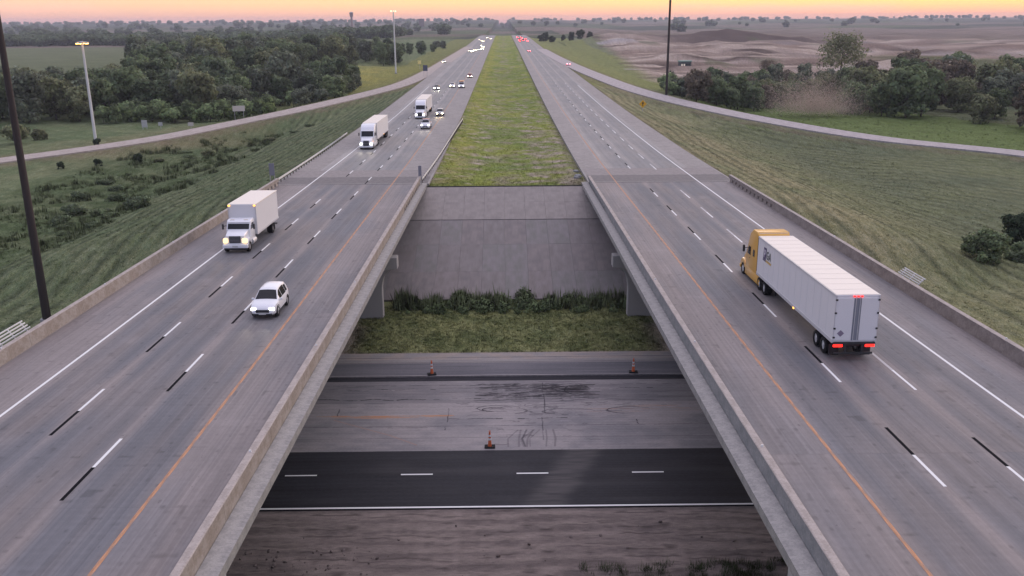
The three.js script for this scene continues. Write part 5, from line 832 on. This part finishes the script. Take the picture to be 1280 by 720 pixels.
signOn('road_sign', 'tall dark two-post sign at the gore of the left slip road', -32.6, 383, 1.9, 2.4, 2.6, null, 0, std([0.08, 0.09, 0.13], 0.7));
signOn('road_sign', 'little yellow sign catching the light beside the far left slip road', -41.5, 455, 1.6, 1.7, 2.4, null, 0, std([0.9, 0.75, 0.3], 0.5), 1);
signOn('road_sign', 'small black-backed sign on the right bank above the barrier', 41.5, 79, 0.5, 0.4, 0.5, null, 0.4, std([0.02, 0.02, 0.02], 0.7), 1);
{ // yellow diamond with a black arrow
  const x = 37.9, d = 246.2, o = thing('warning_sign', 'yellow diamond warning sign with a black arrow beside the right slip road', 'sign', [x, ground(x, d) - 0.2, -d]); mesh('post', box(0.12, 2.6, 0.12, 0, 1.3, -0.1), M.steel, o);
  const s = 1.5, p = mesh('panel', rbox(s, s, 0.05, 0.02).rotateZ(Math.PI / 4).translate(0, 2.15, 0), signYellow, o); const a = new THREE.Shape([[-0.1, -0.55], [0.1, -0.55], [0.1, 0.1], [0.32, 0.1], [0, 0.6], [-0.32, 0.1], [-0.1, 0.1]].map(([u, v]) => new THREE.Vector2(u, v)));
  mesh('arrow', new THREE.ExtrudeGeometry(a, { depth: 0.008, bevelEnabled: false }).translate(0, 2.15, 0.03), std([0.01, 0.01, 0.01], 0.6), p);
}
// site cabin on the earthworks
{
  const x = 108, d = 545, o = thing('site_cabin', 'dark green site cabin with lit doorways on the edge of the earthworks', 'cabin', [x, ground(x, d) - 0.2, -d], 0.25);
  o.scale.setScalar(0.78); mesh('wall', box(8.6, 5.2, 5, 0, 2.6, 0), std([0.05, 0.066, 0.07], 0.7), o); mesh('roof', rbox(9.2, 0.9, 5.8, 0.08, 0, 5.6, 0), std([0.22, 0.34, 0.28], 0.6), o);
  for (const q of [-3.4, -1.5]) mesh('doorway', box(1.0, 2.6, 0.06, q, 2.3, 2.53), glow(1, 0.86, 0.74, 0.45), o); for (const q of [0.6, 2.4]) mesh('window', box(1.1, 1.1, 0.06, q, 3.2, 2.53), V.glass, o);
}
// towers on the skyline
{
  const t = thing('water_tower', 'banded tower standing alone on the far left skyline', 'tower', [-487, ground(-487, 3000) - 1, -3000]); const y0 = t.position.y, h = 47 - y0;
  mesh('shaft', new THREE.CylinderGeometry(3, 4, h * 0.72, 12).translate(0, h * 0.36, 0), std([0.25, 0.16, 0.14], 0.8), t); mesh('tank', new THREE.CylinderGeometry(6.5, 5, h * 0.28, 14).translate(0, h * 0.86, 0), std([0.20, 0.12, 0.11], 0.7), t); mesh('tank_cap', new THREE.ConeGeometry(6.6, 3, 14).translate(0, h + 1.5, 0), std([0.35, 0.33, 0.33], 0.7), t);
  const b = thing('distant_building', 'blocky building on the skyline above the knoll', 'building', [-262, ground(-262, 3000) - 1, -3000]); const hb = 25 - b.position.y; mesh('wall', box(17, hb, 14, 0, hb / 2, 0), std([0.2, 0.15, 0.15], 0.8), b); mesh('roof', box(18, 1.4, 15, 0, hb + 0.7, 0), std([0.12, 0.1, 0.1], 0.8), b);
}
// rubble at the end of the outbound barrier
for (const [x, d, s] of [[11.1, 131, 0.45], [10.9, 125, 0.5], [10.6, 124, 0.35]]) { const o = mesh('stone', new THREE.DodecahedronGeometry(s, 0).scale(1.2, 0.7, 1), M.concrete); o.position.set(x - 0.5, ground(x - 0.5, d) + 0.1, -d); tag(o, 'lump of pale concrete rubble where the outbound barrier ends', 'rubble', 'rubble at the outbound barrier end'); }
// dust drifting in front of the right-hand trees: a loose swarm of pale brown flecks, thinning outwards
{
  const n = 34000, g = new THREE.TetrahedronGeometry(0.075, 0), im = finish(new THREE.InstancedMesh(g, matte({ color: lin(0.60, 0.48, 0.385) }, 0.05), n)), r = rngOf(404), mt = new THREE.Matrix4(), qt = new THREE.Quaternion();
  const gs = () => (r() + r() + r() + r() - 2) * 0.9;
  for (let i = 0; i < n; i++) { const t = r(), x = 96 + gs() * 12 - 6 * t, y = -9.2 + Math.abs(gs()) * (4 + 7 * t) + 2.2 * t, d = 270 + gs() * 7, s = rr(0.5, 1.3, r); qt.setFromEuler(new THREE.Euler(r() * 6, r() * 6, r() * 6)); mt.compose(new THREE.Vector3(x, Math.max(y, ground(x, d) + 0.3), -d), qt, new THREE.Vector3(s, s, s)); im.setMatrixAt(i, mt); }
  im.name = 'dust_haze'; scene.add(im); tag(im, 'pale brown dust drifting in front of the right-hand trees', 'dust', null, 'stuff');
}
renderer.render(scene, camera);
